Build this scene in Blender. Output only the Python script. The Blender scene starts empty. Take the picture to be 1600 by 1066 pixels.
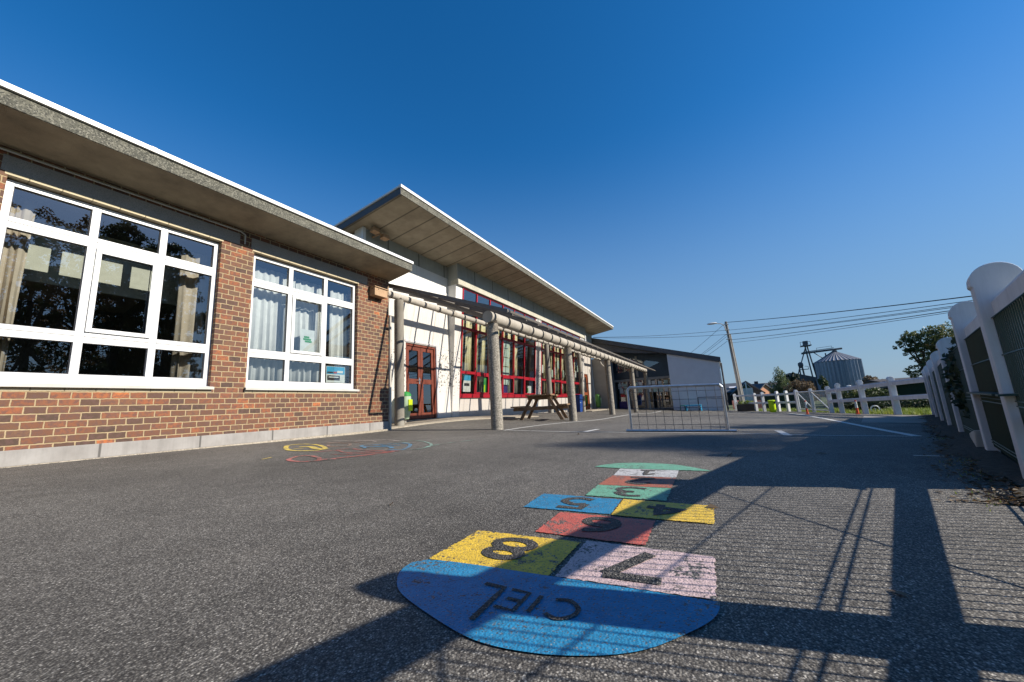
import bpy, math, random
import numpy as np
from mathutils import Vector, Matrix
random.seed(7)
R=math.radians
SC=bpy.context.scene
# ---------------------------------------------------------------- camera, sky, sun, exposure
F=589.4263742685313
yaw,pitch,roll=R(27.8553816),R(10.07161986),R(-3.31336946)
fw=Vector((math.cos(yaw)*math.cos(pitch),math.sin(yaw)*math.cos(pitch),math.sin(pitch)))
rt=Vector((math.sin(yaw),-math.cos(yaw),0)); up=rt.cross(fw)
r2=math.cos(roll)*rt+math.sin(roll)*up; u2=-math.sin(roll)*rt+math.cos(roll)*up
cam=bpy.data.cameras.new('camera'); cam.sensor_width=36; cam.lens=36*F/1600; cam.clip_start=.02; cam.clip_end=3000
co=bpy.data.objects.new('camera',cam); SC.collection.objects.link(co)
mw=Matrix.Identity(4)
for i in range(3): mw[i][0]=r2[i]; mw[i][1]=u2[i]; mw[i][2]=-fw[i]
co.matrix_world=mw; SC.camera=co
SUN_AZ=R(-77.7); SUN_EL=R(29.5)
sv=Vector((math.cos(SUN_AZ)*math.cos(SUN_EL),math.sin(SUN_AZ)*math.cos(SUN_EL),math.sin(SUN_EL)))
wd=bpy.data.worlds.new('World'); SC.world=wd; wd.use_nodes=True
nt=wd.node_tree; sky=nt.nodes.new('ShaderNodeTexSky'); sky.sky_type='NISHITA'; sky.sun_disc=False
sky.sun_elevation=SUN_EL; sky.sun_rotation=math.atan2(sv.x,sv.y); sky.altitude=200; sky.air_density=1.0; sky.dust_density=.25; sky.ozone_density=5
hs=nt.nodes.new('ShaderNodeHueSaturation'); hs.inputs['Saturation'].default_value=1.27; hs.inputs['Value'].default_value=1.16; nt.links.new(sky.outputs[0],hs.inputs['Color'])
_tc=nt.nodes.new('ShaderNodeTexCoord'); _sx=nt.nodes.new('ShaderNodeSeparateXYZ'); nt.links.new(_tc.outputs['Generated'],_sx.inputs[0])
_rp=nt.nodes.new('ShaderNodeValToRGB'); _rp.color_ramp.elements[0].position=0; _rp.color_ramp.elements[0].color=(.86,.86,.86,1); _rp.color_ramp.elements[1].position=.62; _rp.color_ramp.elements[1].color=(0,0,0,1); _rp.color_ramp.interpolation='EASE'
nt.links.new(_sx.outputs[2],_rp.inputs[0]); _mx=nt.nodes.new('ShaderNodeMix'); _mx.data_type='RGBA'; nt.links.new(_rp.outputs[0],_mx.inputs[0]); nt.links.new(hs.outputs[0],_mx.inputs[6]); _mx.inputs[7].default_value=(1.62,2.5,3.65,1)
nt.links.new(_mx.outputs[2],nt.nodes['Background'].inputs[0]); nt.nodes['Background'].inputs[1].default_value=.088
sl=bpy.data.lights.new('sun','SUN'); sl.energy=5.0; sl.angle=R(.5); sl.color=(1,.93,.82)
so=bpy.data.objects.new('sun',sl); SC.collection.objects.link(so); so.rotation_euler=sv.to_track_quat('Z','Y').to_euler(); so.location=(0,-10,20)
SC.view_settings.view_transform='Standard'; SC.view_settings.look='None'; SC.view_settings.exposure=.68; SC.view_settings.gamma=1
SC.cycles.max_bounces=8; SC.cycles.transparent_max_bounces=24; SC.cycles.caustics_reflective=False; SC.cycles.caustics_refractive=False
# ---------------------------------------------------------------- ground height
CP=[(0,6.3,-.29),(3,6.3,-.29),(6,6.3,-.31),(6.5,3.87,-.39),(10.93,3.87,-.48),(15.7,3.87,-.49),(20.7,3.87,-.60),(6.73,6.68,-.305),(16,6.68,-.30),(20.7,6.68,-.41),(8.2,7.34,-.18),(12,7.34,-.25),(25,7.34,-.38),
(-3,0,-.5),(0,0,-.5),(2,0,-.5),(2,2,-.47),(4.4,-1.75,-.52),(6.7,-2.5,-.58),(11.3,-4,-.69),(27,-.5,-.86),(27,2.5,-.70),(27,6,-.45),(18,-3,-.85),(30,-4,-.95),(8,0,-.55),(-3,6.3,-.29),(0,3,-.41),(4,3,-.42)]
def gbase(x,y):
    t=min(max((x-2)/24,0),1); t=t*t*(3-2*t)
    return -.5-.42*t+.033*min(max(y,-1),7.4)
_P=np.array([c[:2] for c in CP],float)
_K=np.exp(-((_P[:,None]-_P[None])**2).sum(2)/18)+np.eye(len(CP))*.05
_W=np.linalg.solve(_K,np.array([c[2]-gbase(c[0],c[1]) for c in CP]))
def g(x,y): return gbase(x,y)+float((_W*np.exp(-((_P-(x,y))**2).sum(1)/18)).sum())
# ---------------------------------------------------------------- mesh helpers
class B:
    def __init__(s,xf=None): s.v=[];s.f=[];s.xf=xf;s.mi=[];s.m=0
    def add(s,vs,fs):
        n=len(s.v)
        for p in vs: s.v.append(tuple(s.xf(*p)) if s.xf else tuple(p))
        for f in fs: s.f.append([n+i for i in f]); s.mi.append(s.m)
        return s
    def box(s,x0,x1,y0,y1,z0,z1):
        return s.add([(x0,y0,z0),(x1,y0,z0),(x1,y1,z0),(x0,y1,z0),(x0,y0,z1),(x1,y0,z1),(x1,y1,z1),(x0,y1,z1)],
              [(0,3,2,1),(4,5,6,7),(0,1,5,4),(1,2,6,5),(2,3,7,6),(3,0,4,7)])
    def hexa(s,a,b): # a,b: 4 bottom, 4 top points
        return s.add(list(a)+list(b),[(0,3,2,1),(4,5,6,7),(0,1,5,4),(1,2,6,5),(2,3,7,6),(3,0,4,7)])
    def prism(s,poly,axis,a,b): # poly 2-D extruded along axis
        n=len(poly)
        def P(u,v,w):
            return {'x':(w,u,v),'y':(u,w,v),'z':(u,v,w)}[axis]
        vs=[P(u,v,a) for u,v in poly]+[P(u,v,b) for u,v in poly]
        return s.add(vs,[tuple(range(n))[::-1],tuple(range(n,2*n))]+[(i,(i+1)%n,n+(i+1)%n,n+i) for i in range(n)])
    def tube(s,p0,p1,r,n=10,r1=None,cap=True):
        p0=Vector(p0);p1=Vector(p1);r1=r if r1 is None else r1
        d=(p1-p0).normalized(); a=d.orthogonal().normalized(); b=d.cross(a)
        vs=[];
        for p,rr in((p0,r),(p1,r1)):
            for i in range(n):
                t=2*math.pi*i/n; vs.append(p+(a*math.cos(t)+b*math.sin(t))*rr)
        fs=[(i,(i+1)%n,n+(i+1)%n,n+i) for i in range(n)]
        if cap: fs+=[tuple(range(n))[::-1],tuple(range(n,2*n))]
        return s.add([tuple(v) for v in vs],fs)
    def path(s,pts,r,n=6):
        for a,b in zip(pts,pts[1:]): s.tube(a,b,r,n)
        return s
    def lathe(s,c,prof,n=20,sx=1,sy=1):
        vs=[];fs=[]
        for r,z in prof:
            for i in range(n):
                t=2*math.pi*i/n; vs.append((c[0]+r*sx*math.cos(t),c[1]+r*sy*math.sin(t),c[2]+z))
        for k in range(len(prof)-1):
            for i in range(n): fs.append((k*n+i,k*n+(i+1)%n,(k+1)*n+(i+1)%n,(k+1)*n+i))
        fs+=[tuple(range(n))[::-1],tuple(range((len(prof)-1)*n,len(prof)*n))]
        return s.add(vs,fs)
    def blob(s,c,rx,ry,rz,n=10):
        pr=[(max(math.sin(math.pi*k/n),.01),-math.cos(math.pi*k/n)*rz) for k in range(n+1)]
        return s.lathe(c,pr,12,rx,ry)
def root_loc(p):
    while p.parent: p=p.parent
    return Vector(p.location)
def obj(name,b,mat,parent=None,loc=None,smooth=False,bevel=0):
    me=bpy.data.meshes.new(name); o=bpy.data.objects.new(name,me); SC.collection.objects.link(o)
    if parent: off=root_loc(parent); o.parent=parent
    elif loc is not None: off=Vector(loc); o.location=off
    else:
        a=np.array(b.v); off=Vector(((a[:,0].min()+a[:,0].max())/2,(a[:,1].min()+a[:,1].max())/2,a[:,2].min())); o.location=off
    me.from_pydata([(x-off.x,y-off.y,z-off.z) for x,y,z in b.v],[],b.f)
    for m in (mat if isinstance(mat,(list,tuple)) else [mat]): me.materials.append(m)
    if isinstance(mat,(list,tuple)): me.polygons.foreach_set('material_index',b.mi)
    me.update(); 
    if smooth:
        me.polygons.foreach_set('use_smooth',[True]*len(me.polygons))
        try: me.set_sharp_from_angle(angle=R(38))
        except Exception: pass
    if bevel:
        md=o.modifiers.new('bevel','BEVEL'); md.width=bevel; md.segments=2; md.limit_method='ANGLE'; md.angle_limit=R(40)
    return o
def tag(o,label,cat,group=None,kind=None):
    if label: o['label']=label
    if cat: o['category']=cat
    if group: o['group']=group
    if kind: o['kind']=kind
    return o
def thing(name,label,cat,loc,group=None):
    o=bpy.data.objects.new(name,None); SC.collection.objects.link(o); o.location=loc; o.empty_display_size=.2
    return tag(o,label,cat,group)
def struct(o,label=None,cat=None):
    o['kind']='structure'
    if label: o['label']=label
    if cat: o['category']=cat
    return o
def dup(o,loc,parent=None):
    c=o.copy(); SC.collection.objects.link(c)
    if parent: c.parent=parent
    else: c.location=loc
    for ch in list(o.children): dup(ch,None,c)
    return c
# ---------------------------------------------------------------- materials
def new(name):
    m=bpy.data.materials.new(name); m.use_nodes=True; n=m.node_tree.nodes; l=m.node_tree.links
    return m,n,l,n['Principled BSDF']
def rgb(c): return (c[0],c[1],c[2],1)
def pos(n,l,obj_=False):
    if obj_: return n.new('ShaderNodeTexCoord').outputs['Object']
    return n.new('ShaderNodeNewGeometry').outputs['Position']
def noise(n,l,vec,scale,detail=4,rough=.55):
    t=n.new('ShaderNodeTexNoise'); t.inputs['Scale'].default_value=scale; t.inputs['Detail'].default_value=detail; t.inputs['Roughness'].default_value=rough
    l.new(vec,t.inputs['Vector']); return t.outputs['Fac']
def ramp(n,l,fac,stops):
    r=n.new('ShaderNodeValToRGB'); e=r.color_ramp.elements
    while len(e)<len(stops): e.new(.5)
    for i,(p,c) in enumerate(stops): e[i].position=p; e[i].color=rgb(c) if not isinstance(c,(int,float)) else (c,c,c,1)
    l.new(fac,r.inputs[0]); return r.outputs[0]
def mixc(n,l,fac,a,b,mode='MIX'):
    m=n.new('ShaderNodeMix'); m.data_type='RGBA'; m.blend_type=mode
    for s,v in((m.inputs[0],fac),(m.inputs[6],a),(m.inputs[7],b)):
        if isinstance(v,(tuple,list)): s.default_value=rgb(v)
        elif isinstance(v,(int,float)): s.default_value=v
        else: l.new(v,s)
    return m.outputs[2]
def math_(n,l,op,a,b=0,c=None):
    m=n.new('ShaderNodeMath'); m.operation=op
    for s,v in zip(m.inputs,(a,b,c)):
        if v is None: continue
        if isinstance(v,(int,float)): s.default_value=v
        else: l.new(v,s)
    return m.outputs[0]
def bump(n,l,h,strength,dist,bs):
    b=n.new('ShaderNodeBump'); b.inputs['Strength'].default_value=strength; b.inputs['Distance'].default_value=dist
    l.new(h,b.inputs['Height']); l.new(b.outputs[0],bs.inputs['Normal'])
def plain(name,c,c2=None,rough=.6,scale=6,metal=0,bmp=.15,bdist=.004,spec=.4,fine=60):
    m,n,l,p=new(name); v=pos(n,l,True)
    c2=c2 or tuple(x*.78 for x in c)
    f=noise(n,l,v,scale,6,.6); cc=ramp(n,l,f,[(.32,c2),(.62,c)])
    l.new(cc,p.inputs['Base Color']); p.inputs['Roughness'].default_value=rough; p.inputs['Metallic'].default_value=metal
    p.inputs['Specular IOR Level'].default_value=spec
    if bmp: bump(n,l,noise(n,l,v,fine,4,.6),bmp,bdist,p)
    return m
def asphalt_col(n,l,v):
    big=noise(n,l,v,.45,5,.6); mid=noise(n,l,v,6,4,.6)
    vo=n.new('ShaderNodeTexVoronoi'); vo.inputs['Scale'].default_value=230; l.new(v,vo.inputs['Vector'])
    sep=n.new('ShaderNodeSeparateColor'); l.new(vo.outputs['Color'],sep.inputs[0])
    stone=ramp(n,l,sep.outputs[0],[(0,(.060,.054,.048)),(.40,(.125,.114,.101)),(.75,(.215,.197,.172)),(.92,(.31,.287,.25)),(1,(.52,.485,.43))])
    edge=ramp(n,l,vo.outputs['Distance'],[(.25,1.0),(.62,.42)])
    c=mixc(n,l,1,stone,edge,'MULTIPLY')
    tone=ramp(n,l,big,[(.34,.72),(.5,.98),(.66,1.25)]); c=mixc(n,l,1,c,tone,'MULTIPLY')
    tone2=ramp(n,l,mid,[(.3,.86),(.7,1.14)]); c=mixc(n,l,1,c,tone2,'MULTIPLY')
    vo2=n.new('ShaderNodeTexVoronoi'); vo2.inputs['Scale'].default_value=150; l.new(v,vo2.inputs['Vector'])
    h=math_(n,l,'MULTIPLY',vo2.outputs['Distance'],-1)
    return c,h,big
def mk_asphalt():
    m,n,l,p=new('asphalt'); v=pos(n,l); c,h,big=asphalt_col(n,l,v)
    vc=n.new('ShaderNodeTexVoronoi'); vc.feature='DISTANCE_TO_EDGE'; vc.inputs['Scale'].default_value=.42
    wv=n.new('ShaderNodeTexNoise'); wv.inputs['Scale'].default_value=2.2; wv.inputs['Detail'].default_value=6; l.new(v,wv.inputs['Vector'])
    va=n.new('ShaderNodeVectorMath'); va.operation='MULTIPLY_ADD'; l.new(wv.outputs['Color'],va.inputs[0]); va.inputs[1].default_value=(.9,.9,.9); l.new(v,va.inputs[2]); l.new(va.outputs[0],vc.inputs['Vector'])
    ck=math_(n,l,'MULTIPLY',ramp(n,l,vc.outputs['Distance'],[(.0012,1.),(.0035,0.)]),ramp(n,l,noise(n,l,v,.33,2,.5),[(.50,0.),(.60,.75)])); c=mixc(n,l,ck,c,(.03,.028,.026))
    st=ramp(n,l,noise(n,l,v,.9,3,.5),[(.60,0.),(.72,.28)]); c=mixc(n,l,st,c,(.055,.05,.045))
    # fine tan dust and a few pale stains
    d=noise(n,l,v,1.7,6,.7); c=mixc(n,l,ramp(n,l,d,[(.55,0.),(.8,.22)]),c,(.16,.14,.115))
    l.new(c,p.inputs['Base Color']); p.inputs['Roughness'].default_value=.78; p.inputs['Specular IOR Level'].default_value=.35
    bump(n,l,h,.55,.0035,p); return m
def mk_paint(name,col,wear=.5,amount=.12):
    m,n,l,p=new(name); v=pos(n,l); c,h,big=asphalt_col(n,l,v)
    f1=noise(n,l,v,75,3,.7); f2=noise(n,l,v,11,5,.65)
    vo=n.new('ShaderNodeTexVoronoi'); vo.feature='DISTANCE_TO_EDGE'; vo.inputs['Scale'].default_value=11
    dv=n.new('ShaderNodeVectorMath'); dv.operation='ADD'; l.new(v,dv.inputs[0]); sc=n.new('ShaderNodeVectorMath'); sc.operation='SCALE'; sc.inputs['Scale'].default_value=.06
    nn=n.new('ShaderNodeTexNoise'); nn.inputs['Scale'].default_value=14; l.new(v,nn.inputs['Vector']); l.new(nn.outputs['Color'],sc.inputs[0]); l.new(sc.outputs[0],dv.inputs[1]); l.new(dv.outputs[0],vo.inputs['Vector'])
    crack=ramp(n,l,vo.outputs['Distance'],[(.006,1.),(.016,0.)]); crack=math_(n,l,'MULTIPLY',crack,ramp(n,l,f2,[(.50,0.),(.62,.8)]))
    s=math_(n,l,'ADD',math_(n,l,'MULTIPLY',f1,.6),math_(n,l,'MULTIPLY',f2,.7))
    k=ramp(n,l,s,[(wear+.043,1.),(wear+.08,0.)]) # 1 = bare
    k=math_(n,l,'MAXIMUM',k,crack); k=math_(n,l,'MAXIMUM',k,ramp(n,l,noise(n,l,v,140,3,.65),[(.385,.8),(.43,0.)]))
    tone=ramp(n,l,noise(n,l,v,30,3,.6),[(.3,.78),(.7,1.1)])
    pc=mixc(n,l,1,col,tone,'MULTIPLY')
    cc=mixc(n,l,k,pc,c); l.new(cc,p.inputs['Base Color']); p.inputs['Roughness'].default_value=.6
    bump(n,l,h,.5,.0035,p); return m
def mk_brick():
    m,n,l,p=new('red_brick'); v=pos(n,l); sx=n.new('ShaderNodeSeparateXYZ'); l.new(v,sx.inputs[0])
    wob=noise(n,l,v,22,2,.5); wob=math_(n,l,'MULTIPLY',math_(n,l,'SUBTRACT',wob,.5),.012)
    u=math_(n,l,'ADD',math_(n,l,'ADD',sx.outputs[0],sx.outputs[1]),wob); z=math_(n,l,'ADD',math_(n,l,'ADD',sx.outputs[2],.165),wob)
    row=math_(n,l,'DIVIDE',z,.0777); ri=math_(n,l,'FLOOR',row); rf=math_(n,l,'SUBTRACT',row,ri)
    off=math_(n,l,'MULTIPLY',math_(n,l,'MODULO',math_(n,l,'ABSOLUTE',ri),2),.5)
    w1=n.new('ShaderNodeTexWhiteNoise'); w1.noise_dimensions='1D'; l.new(ri,w1.inputs['W'])
    off=math_(n,l,'ADD',off,math_(n,l,'MULTIPLY',w1.outputs['Value'],.16))
    cu=math_(n,l,'ADD',math_(n,l,'DIVIDE',u,.159),off); ci=math_(n,l,'FLOOR',cu); cf=math_(n,l,'SUBTRACT',cu,ci)
    cx=n.new('ShaderNodeCombineXYZ'); l.new(ci,cx.inputs[0]); l.new(ri,cx.inputs[1])
    wn=n.new('ShaderNodeTexWhiteNoise'); l.new(cx.outputs[0],wn.inputs['Vector'])
    eu=math_(n,l,'MULTIPLY',math_(n,l,'MINIMUM',cf,math_(n,l,'SUBTRACT',1,cf)),.159)
    ez=math_(n,l,'MULTIPLY',math_(n,l,'MINIMUM',rf,math_(n,l,'SUBTRACT',1,rf)),.0777)
    e=math_(n,l,'MINIMUM',eu,ez); mor=ramp(n,l,e,[(.0040,1.),(.0068,0.)])
    bc=ramp(n,l,wn.outputs['Value'],[(0,(.060,.038,.026)),(.2,(.110,.054,.032)),(.4,(.20,.072,.032)),(.55,(.125,.062,.034)),(.7,(.27,.086,.034)),(.85,(.13,.075,.043)),(.94,(.22,.078,.034)),(1,(.42,.13,.038))])
    patch=noise(n,l,v,26,3,.6); bc=mixc(n,l,ramp(n,l,patch,[(.42,0.),(.62,.75)]),bc,(.105,.055,.045))
    spk=noise(n,l,v,210,2,.6); bc=mixc(n,l,ramp(n,l,spk,[(.3,.7),(.45,0.)]),bc,(.05,.03,.028))
    mc=mixc(n,l,noise(n,l,v,35,4,.6),(.27,.195,.105),(.44,.34,.20))
    c=mixc(n,l,mor,bc,mc); l.new(c,p.inputs['Base Color']); p.inputs['Roughness'].default_value=.85
    h=math_(n,l,'ADD',math_(n,l,'MULTIPLY',mor,-1.),math_(n,l,'MULTIPLY',spk,.35)); bump(n,l,h,.8,.006,p); return m
def mk_plaster(name='white_plaster',splash=True,col=(.72,.705,.67)):
    m,n,l,p=new(name); v=pos(n,l); sx=n.new('ShaderNodeSeparateXYZ'); l.new(v,sx.inputs[0])
    c=ramp(n,l,noise(n,l,v,1.4,6,.6),[(.3,tuple(x*.92 for x in col)),(.7,col)])
    # painted block courses
    zr=math_(n,l,'FRACT',math_(n,l,'DIVIDE',sx.outputs[2],.2)); ln=ramp(n,l,zr,[(.0,.88),(.05,1.)]); c=mixc(n,l,1,c,ln,'MULTIPLY')
    if splash:
        sp=noise(n,l,v,17,3,.6); hz=ramp(n,l,math_(n,l,'ABSOLUTE',math_(n,l,'SUBTRACT',sx.outputs[2],1.25)),[(.45,1.),(1.15,0.)])
        k=ramp(n,l,math_(n,l,'ADD',sp,math_(n,l,'MULTIPLY',hz,.16)),[(.72,0.),(.745,.9)]); c=mixc(n,l,k,c,(.08,.08,.075))
    mp=n.new('ShaderNodeMapping'); mp.inputs['Scale'].default_value=(5,5,.4); l.new(v,mp.inputs[0])
    c=mixc(n,l,ramp(n,l,noise(n,l,mp.outputs[0],2.4,5,.7),[(.5,0.),(.75,.35)]),c,(.36,.35,.32))
    lw_=ramp(n,l,sx.outputs[2],[(0,.0),(1,.0)])
    dirt=math_(n,l,'MULTIPLY',ramp(n,l,math_(n,l,'ADD',sx.outputs[2],.35),[(.0,.9),(.35,0.)]),noise(n,l,v,7,5,.7)); c=mixc(n,l,dirt,c,(.22,.20,.17))
    l.new(c,p.inputs['Base Color']); p.inputs['Roughness'].default_value=.7; bump(n,l,noise(n,l,v,70,4,.6),.25,.004,p); return m
def mk_concrete(name,c1,c2,speck=None,scale=3,speckscale=160,joints=None,bm=.5,streak=0):
    m,n,l,p=new(name); v=pos(n,l)
    c=ramp(n,l,noise(n,l,v,scale,7,.65),[(.28,c1),(.68,c2)])
    if streak:
        mp=n.new('ShaderNodeMapping'); mp.inputs['Scale'].default_value=(3,3,.35); l.new(v,mp.inputs[0])
        c=mixc(n,l,ramp(n,l,noise(n,l,mp.outputs[0],3,5,.7),[(.45,0.),(.75,streak)]),c,tuple(x*.45 for x in c1))
    if speck:
        vo=n.new('ShaderNodeTexVoronoi'); vo.inputs['Scale'].default_value=speckscale; l.new(v,vo.inputs['Vector'])
        s2=n.new('ShaderNodeSeparateColor'); l.new(vo.outputs['Color'],s2.inputs[0])
        c=mixc(n,l,ramp(n,l,s2.outputs[1],[(.55,0.),(.85,.9)]),c,speck[0]); c=mixc(n,l,ramp(n,l,s2.outputs[0],[(.62,0.),(.82,.8)]),c,speck[1])
    if joints:
        ax,step,ofs=joints[:3]; jw=joints[3] if len(joints)>3 else .022; sx=n.new('ShaderNodeSeparateXYZ'); l.new(v,sx.inputs[0])
        fr=math_(n,l,'FRACT',math_(n,l,'DIVIDE',math_(n,l,'ADD',sx.outputs[ax],ofs),step))
        d=math_(n,l,'MINIMUM',fr,math_(n,l,'SUBTRACT',1,fr)); c=mixc(n,l,ramp(n,l,d,[(.008,.85),(.008+jw,0.)]),c,tuple(x*.3 for x in c1))
    l.new(c,p.inputs['Base Color']); p.inputs['Roughness'].default_value=.88
    bump(n,l,noise(n,l,v,90,5,.65),bm,.006,p); return m
def mk_glass(name='window_glass',tint=(.82,.86,.86),refl=1.35,ior=1.5):
    m,n,l,p=new(name); n.remove(p); out=n['Material Output']
    tr=n.new('ShaderNodeBsdfTransparent'); tr.inputs[0].default_value=rgb(tint)
    gl=n.new('ShaderNodeBsdfGlossy'); gl.inputs['Roughness'].default_value=.0; gl.inputs[0].default_value=(.95,.97,1,1)
    fr=n.new('ShaderNodeFresnel'); fr.inputs[0].default_value=ior
    f=math_(n,l,'MINIMUM',math_(n,l,'MULTIPLY',fr.outputs[0],refl*2),.95)
    v=pos(n,l); b=n.new('ShaderNodeBump'); b.inputs['Strength'].default_value=.03; b.inputs['Distance'].default_value=.02
    l.new(noise(n,l,v,2.2,1,.5),b.inputs['Height']); l.new(b.outputs[0],gl.inputs['Normal'])
    mx=n.new('ShaderNodeMixShader'); l.new(f,mx.inputs[0]); l.new(tr.outputs[0],mx.inputs[1]); l.new(gl.outputs[0],mx.inputs[2]); l.new(mx.outputs[0],out.inputs[0]); return m
def mk_sheet():
    m,n,l,p=new('canopy_sheet'); n.remove(p); out=n['Material Output']; v=pos(n,l)
    tr=n.new('ShaderNodeBsdfTransparent'); tr.inputs[0].default_value=(.86,.83,.80,1)
    df=n.new('ShaderNodeBsdfPrincipled'); sx=n.new('ShaderNodeSeparateXYZ'); l.new(v,sx.inputs[0])
    df.inputs['Roughness'].default_value=.4; l.new(ramp(n,l,noise(n,l,v,3,5,.6),[(.3,(.16,.14,.13)),(.7,(.30,.27,.25))]),df.inputs['Base Color'])
    lw=n.new('ShaderNodeLayerWeight'); lw.inputs[0].default_value=.5
    w=math_(n,l,'SINE',math_(n,l,'MULTIPLY',sx.outputs[0],2*math.pi/.09)); b=n.new('ShaderNodeBump'); b.inputs['Distance'].default_value=.02; l.new(w,b.inputs['Height']); l.new(b.outputs[0],df.inputs['Normal'])
    f=math_(n,l,'ADD',math_(n,l,'MULTIPLY',math_(n,l,'POWER',lw.outputs['Facing'],5),.9),.12)
    f=math_(n,l,'ADD',f,math_(n,l,'MULTIPLY',w,.05))
    mx=n.new('ShaderNodeMixShader'); l.new(f,mx.inputs[0]); l.new(tr.outputs[0],mx.inputs[1]); l.new(df.outputs[0],mx.inputs[2]); l.new(mx.outputs[0],out.inputs[0]); return m
def mk_leaf(name,c1,c2,c3):
    m,n,l,p=new(name); v=pos(n,l)
    c=ramp(n,l,noise(n,l,v,1.1,4,.7),[(.35,c1),(.52,c2),(.68,c3)]); c=mixc(n,l,1,c,ramp(n,l,noise(n,l,v,9,2,.5),[(.3,.7),(.7,1.25)]),'MULTIPLY')
    l.new(c,p.inputs['Base Color']); p.inputs['Roughness'].default_value=.55
    t=n.new('ShaderNodeBsdfTranslucent'); l.new(c,t.inputs[0]); mx=n.new('ShaderNodeMixShader'); mx.inputs[0].default_value=.3
    l.new(p.outputs[0],mx.inputs[1]); l.new(t.outputs[0],mx.inputs[2]); l.new(mx.outputs[0],n['Material Output'].inputs[0]); return m
def mk_ground():
    m,n,l,p=new('grass_ground'); v=pos(n,l)
    c=ramp(n,l,noise(n,l,v,.6,7,.7),[(.3,(.05,.045,.022)),(.5,(.055,.075,.02)),(.7,(.10,.12,.03))]); l.new(c,p.inputs['Base Color']); p.inputs['Roughness'].default_value=.95
    bump(n,l,noise(n,l,v,30,5,.7),.8,.03,p); return m
M={}
M['asphalt']=mk_asphalt(); M['ground']=mk_ground(); M['brick']=mk_brick(); M['plaster']=mk_plaster(); M['plaster2']=mk_plaster('painted_panel',False,(.55,.52,.48))
M['fascia']=mk_concrete('aggregate_fascia',(.055,.056,.044),(.135,.13,.10),((.22,.21,.17),(.035,.035,.03)),5,85,None,.9,.5)
M['soffit']=mk_concrete('soffit_concrete',(.17,.14,.10),(.36,.30,.21),None,2.2,100,None,.5)
M['soffit2']=mk_concrete('soffit_panels',(.25,.215,.16),(.43,.37,.275),None,2.0,100,(0,.6,.1,.05),.5)
M['beam']=mk_concrete('concrete_beam',(.33,.31,.25),(.50,.47,.38),((.55,.52,.43),(.24,.23,.19)),3,120,None,.5)
M['grey_panel']=mk_concrete('grey_painted_panel',(.30,.305,.275),(.38,.385,.35),None,1.5,100,(0,1.2,.2),.2,.25)
M['pillar']=mk_concrete('pebble_pillar',(.175,.158,.13),(.26,.235,.195),((.40,.36,.30),(.11,.095,.075)),3,75,None,.9,.25)
M['pillar2']=mk_concrete('smooth_pillar',(.215,.20,.17),(.30,.28,.24),None,3,100,None,.3,.15)
M['plinth']=mk_concrete('plinth_concrete',(.23,.215,.20),(.32,.305,.29),None,3,100,(0,.96,.25,.006),.3,.35)
M['lintel']=mk_concrete('lintel_concrete',(.27,.245,.22),(.34,.31,.28),((.31,.29,.26),(.20,.185,.17)),3,200,None,.3)
M['sillstone']=mk_concrete('sill_stone',(.45,.38,.25),(.55,.47,.32),None,6,100,(0,.24,.1),.4)
M['apron']=mk_concrete('apron_concrete',(.25,.215,.16),(.38,.33,.26),((.42,.37,.3),(.15,.13,.1)),2,90,None,.6)
M['slab']=mk_concrete('paving_slab',(.20,.18,.155),(.30,.27,.235),None,2,90,(0,.5,.1),.5)
M['fencewhite']=mk_concrete('painted_fence_concrete',(.60,.60,.61),(.70,.70,.71),None,3,40,None,.2,.35)
M['white']=plain('white_metal_trim',(.72,.72,.71),(.64,.64,.63),.35,2,0,.05)
M['upvc']=plain('white_window_frame',(.64,.64,.635),(.60,.60,.595),.3,2,0,0)
M['alu']=plain('sill_metal',(.50,.48,.44),(.42,.40,.36),.4,4,0,.05)
M['red']=plain('red_paint',(.36,.012,.025),(.28,.01,.02),.35,5,0,.08)
M['door']=plain('red_brown_wood',(.20,.048,.026),(.13,.030,.016),.5,9,0,.2)
M['door2']=plain('orange_brown_wood',(.27,.07,.025),(.20,.05,.018),.5,9,0,.2)
M['glass']=mk_glass(refl=2.1); M['glass2']=mk_glass('blue_sky_glass',(.5,.55,.6),1.6,1.6)
M['glass_hall']=mk_glass('hall_glass',(.94,.96,.95),1.0)
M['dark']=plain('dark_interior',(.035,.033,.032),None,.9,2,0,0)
M['cream']=plain('cream_blind',(.55,.54,.45),(.48,.47,.39),.8,10,0,.1)
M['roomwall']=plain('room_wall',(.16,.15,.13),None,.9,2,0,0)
M['curt_beige']=plain('beige_curtain',(.50,.42,.33),(.42,.35,.27),.9,8,0,.1)
M['curt_white']=plain('white_curtain',(.68,.68,.66),(.60,.60,.58),.9,8,0,.1)
M['curt_yel']=plain('yellow_green_curtain',(.74,.70,.46),(.60,.58,.36),.9,8,0,.1)
M['tube']=mk_concrete('cream_pipe',(.38,.35,.30),(.54,.51,.45),None,3,100,None,.2,.15)
M['strap']=plain('dark_strap',(.10,.085,.07),None,.7,8,0,.1)
M['sheet']=mk_sheet(); M['rafter']=plain('grey_rafter',(.17,.155,.14),None,.7,5,0,.1)
M['wood']=plain('weathered_wood',(.25,.155,.085),(.13,.08,.045),.85,7,0,.4,.006)
M['galv']=plain('galvanised_steel',(.55,.58,.62),(.38,.41,.46),.35,14,.85,.1)
M['wire']=plain('thin_steel_wire',(.12,.125,.135),None,.5,14,.5,0)
M['green_mesh']=plain('dark_green_mesh',(.012,.045,.04),None,.45,5,0,0)
M['green_sheet']=plain('green_windbreak',(.010,.030,.018),(.007,.02,.012),.85,12,0,.3)
M['slate']=plain('slate_roof',(.09,.095,.105),(.06,.063,.07),.6,12,0,.2)
M['slate2']=plain('dark_brown_cladding',(.06,.05,.048),None,.8,8,0,.2)
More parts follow.
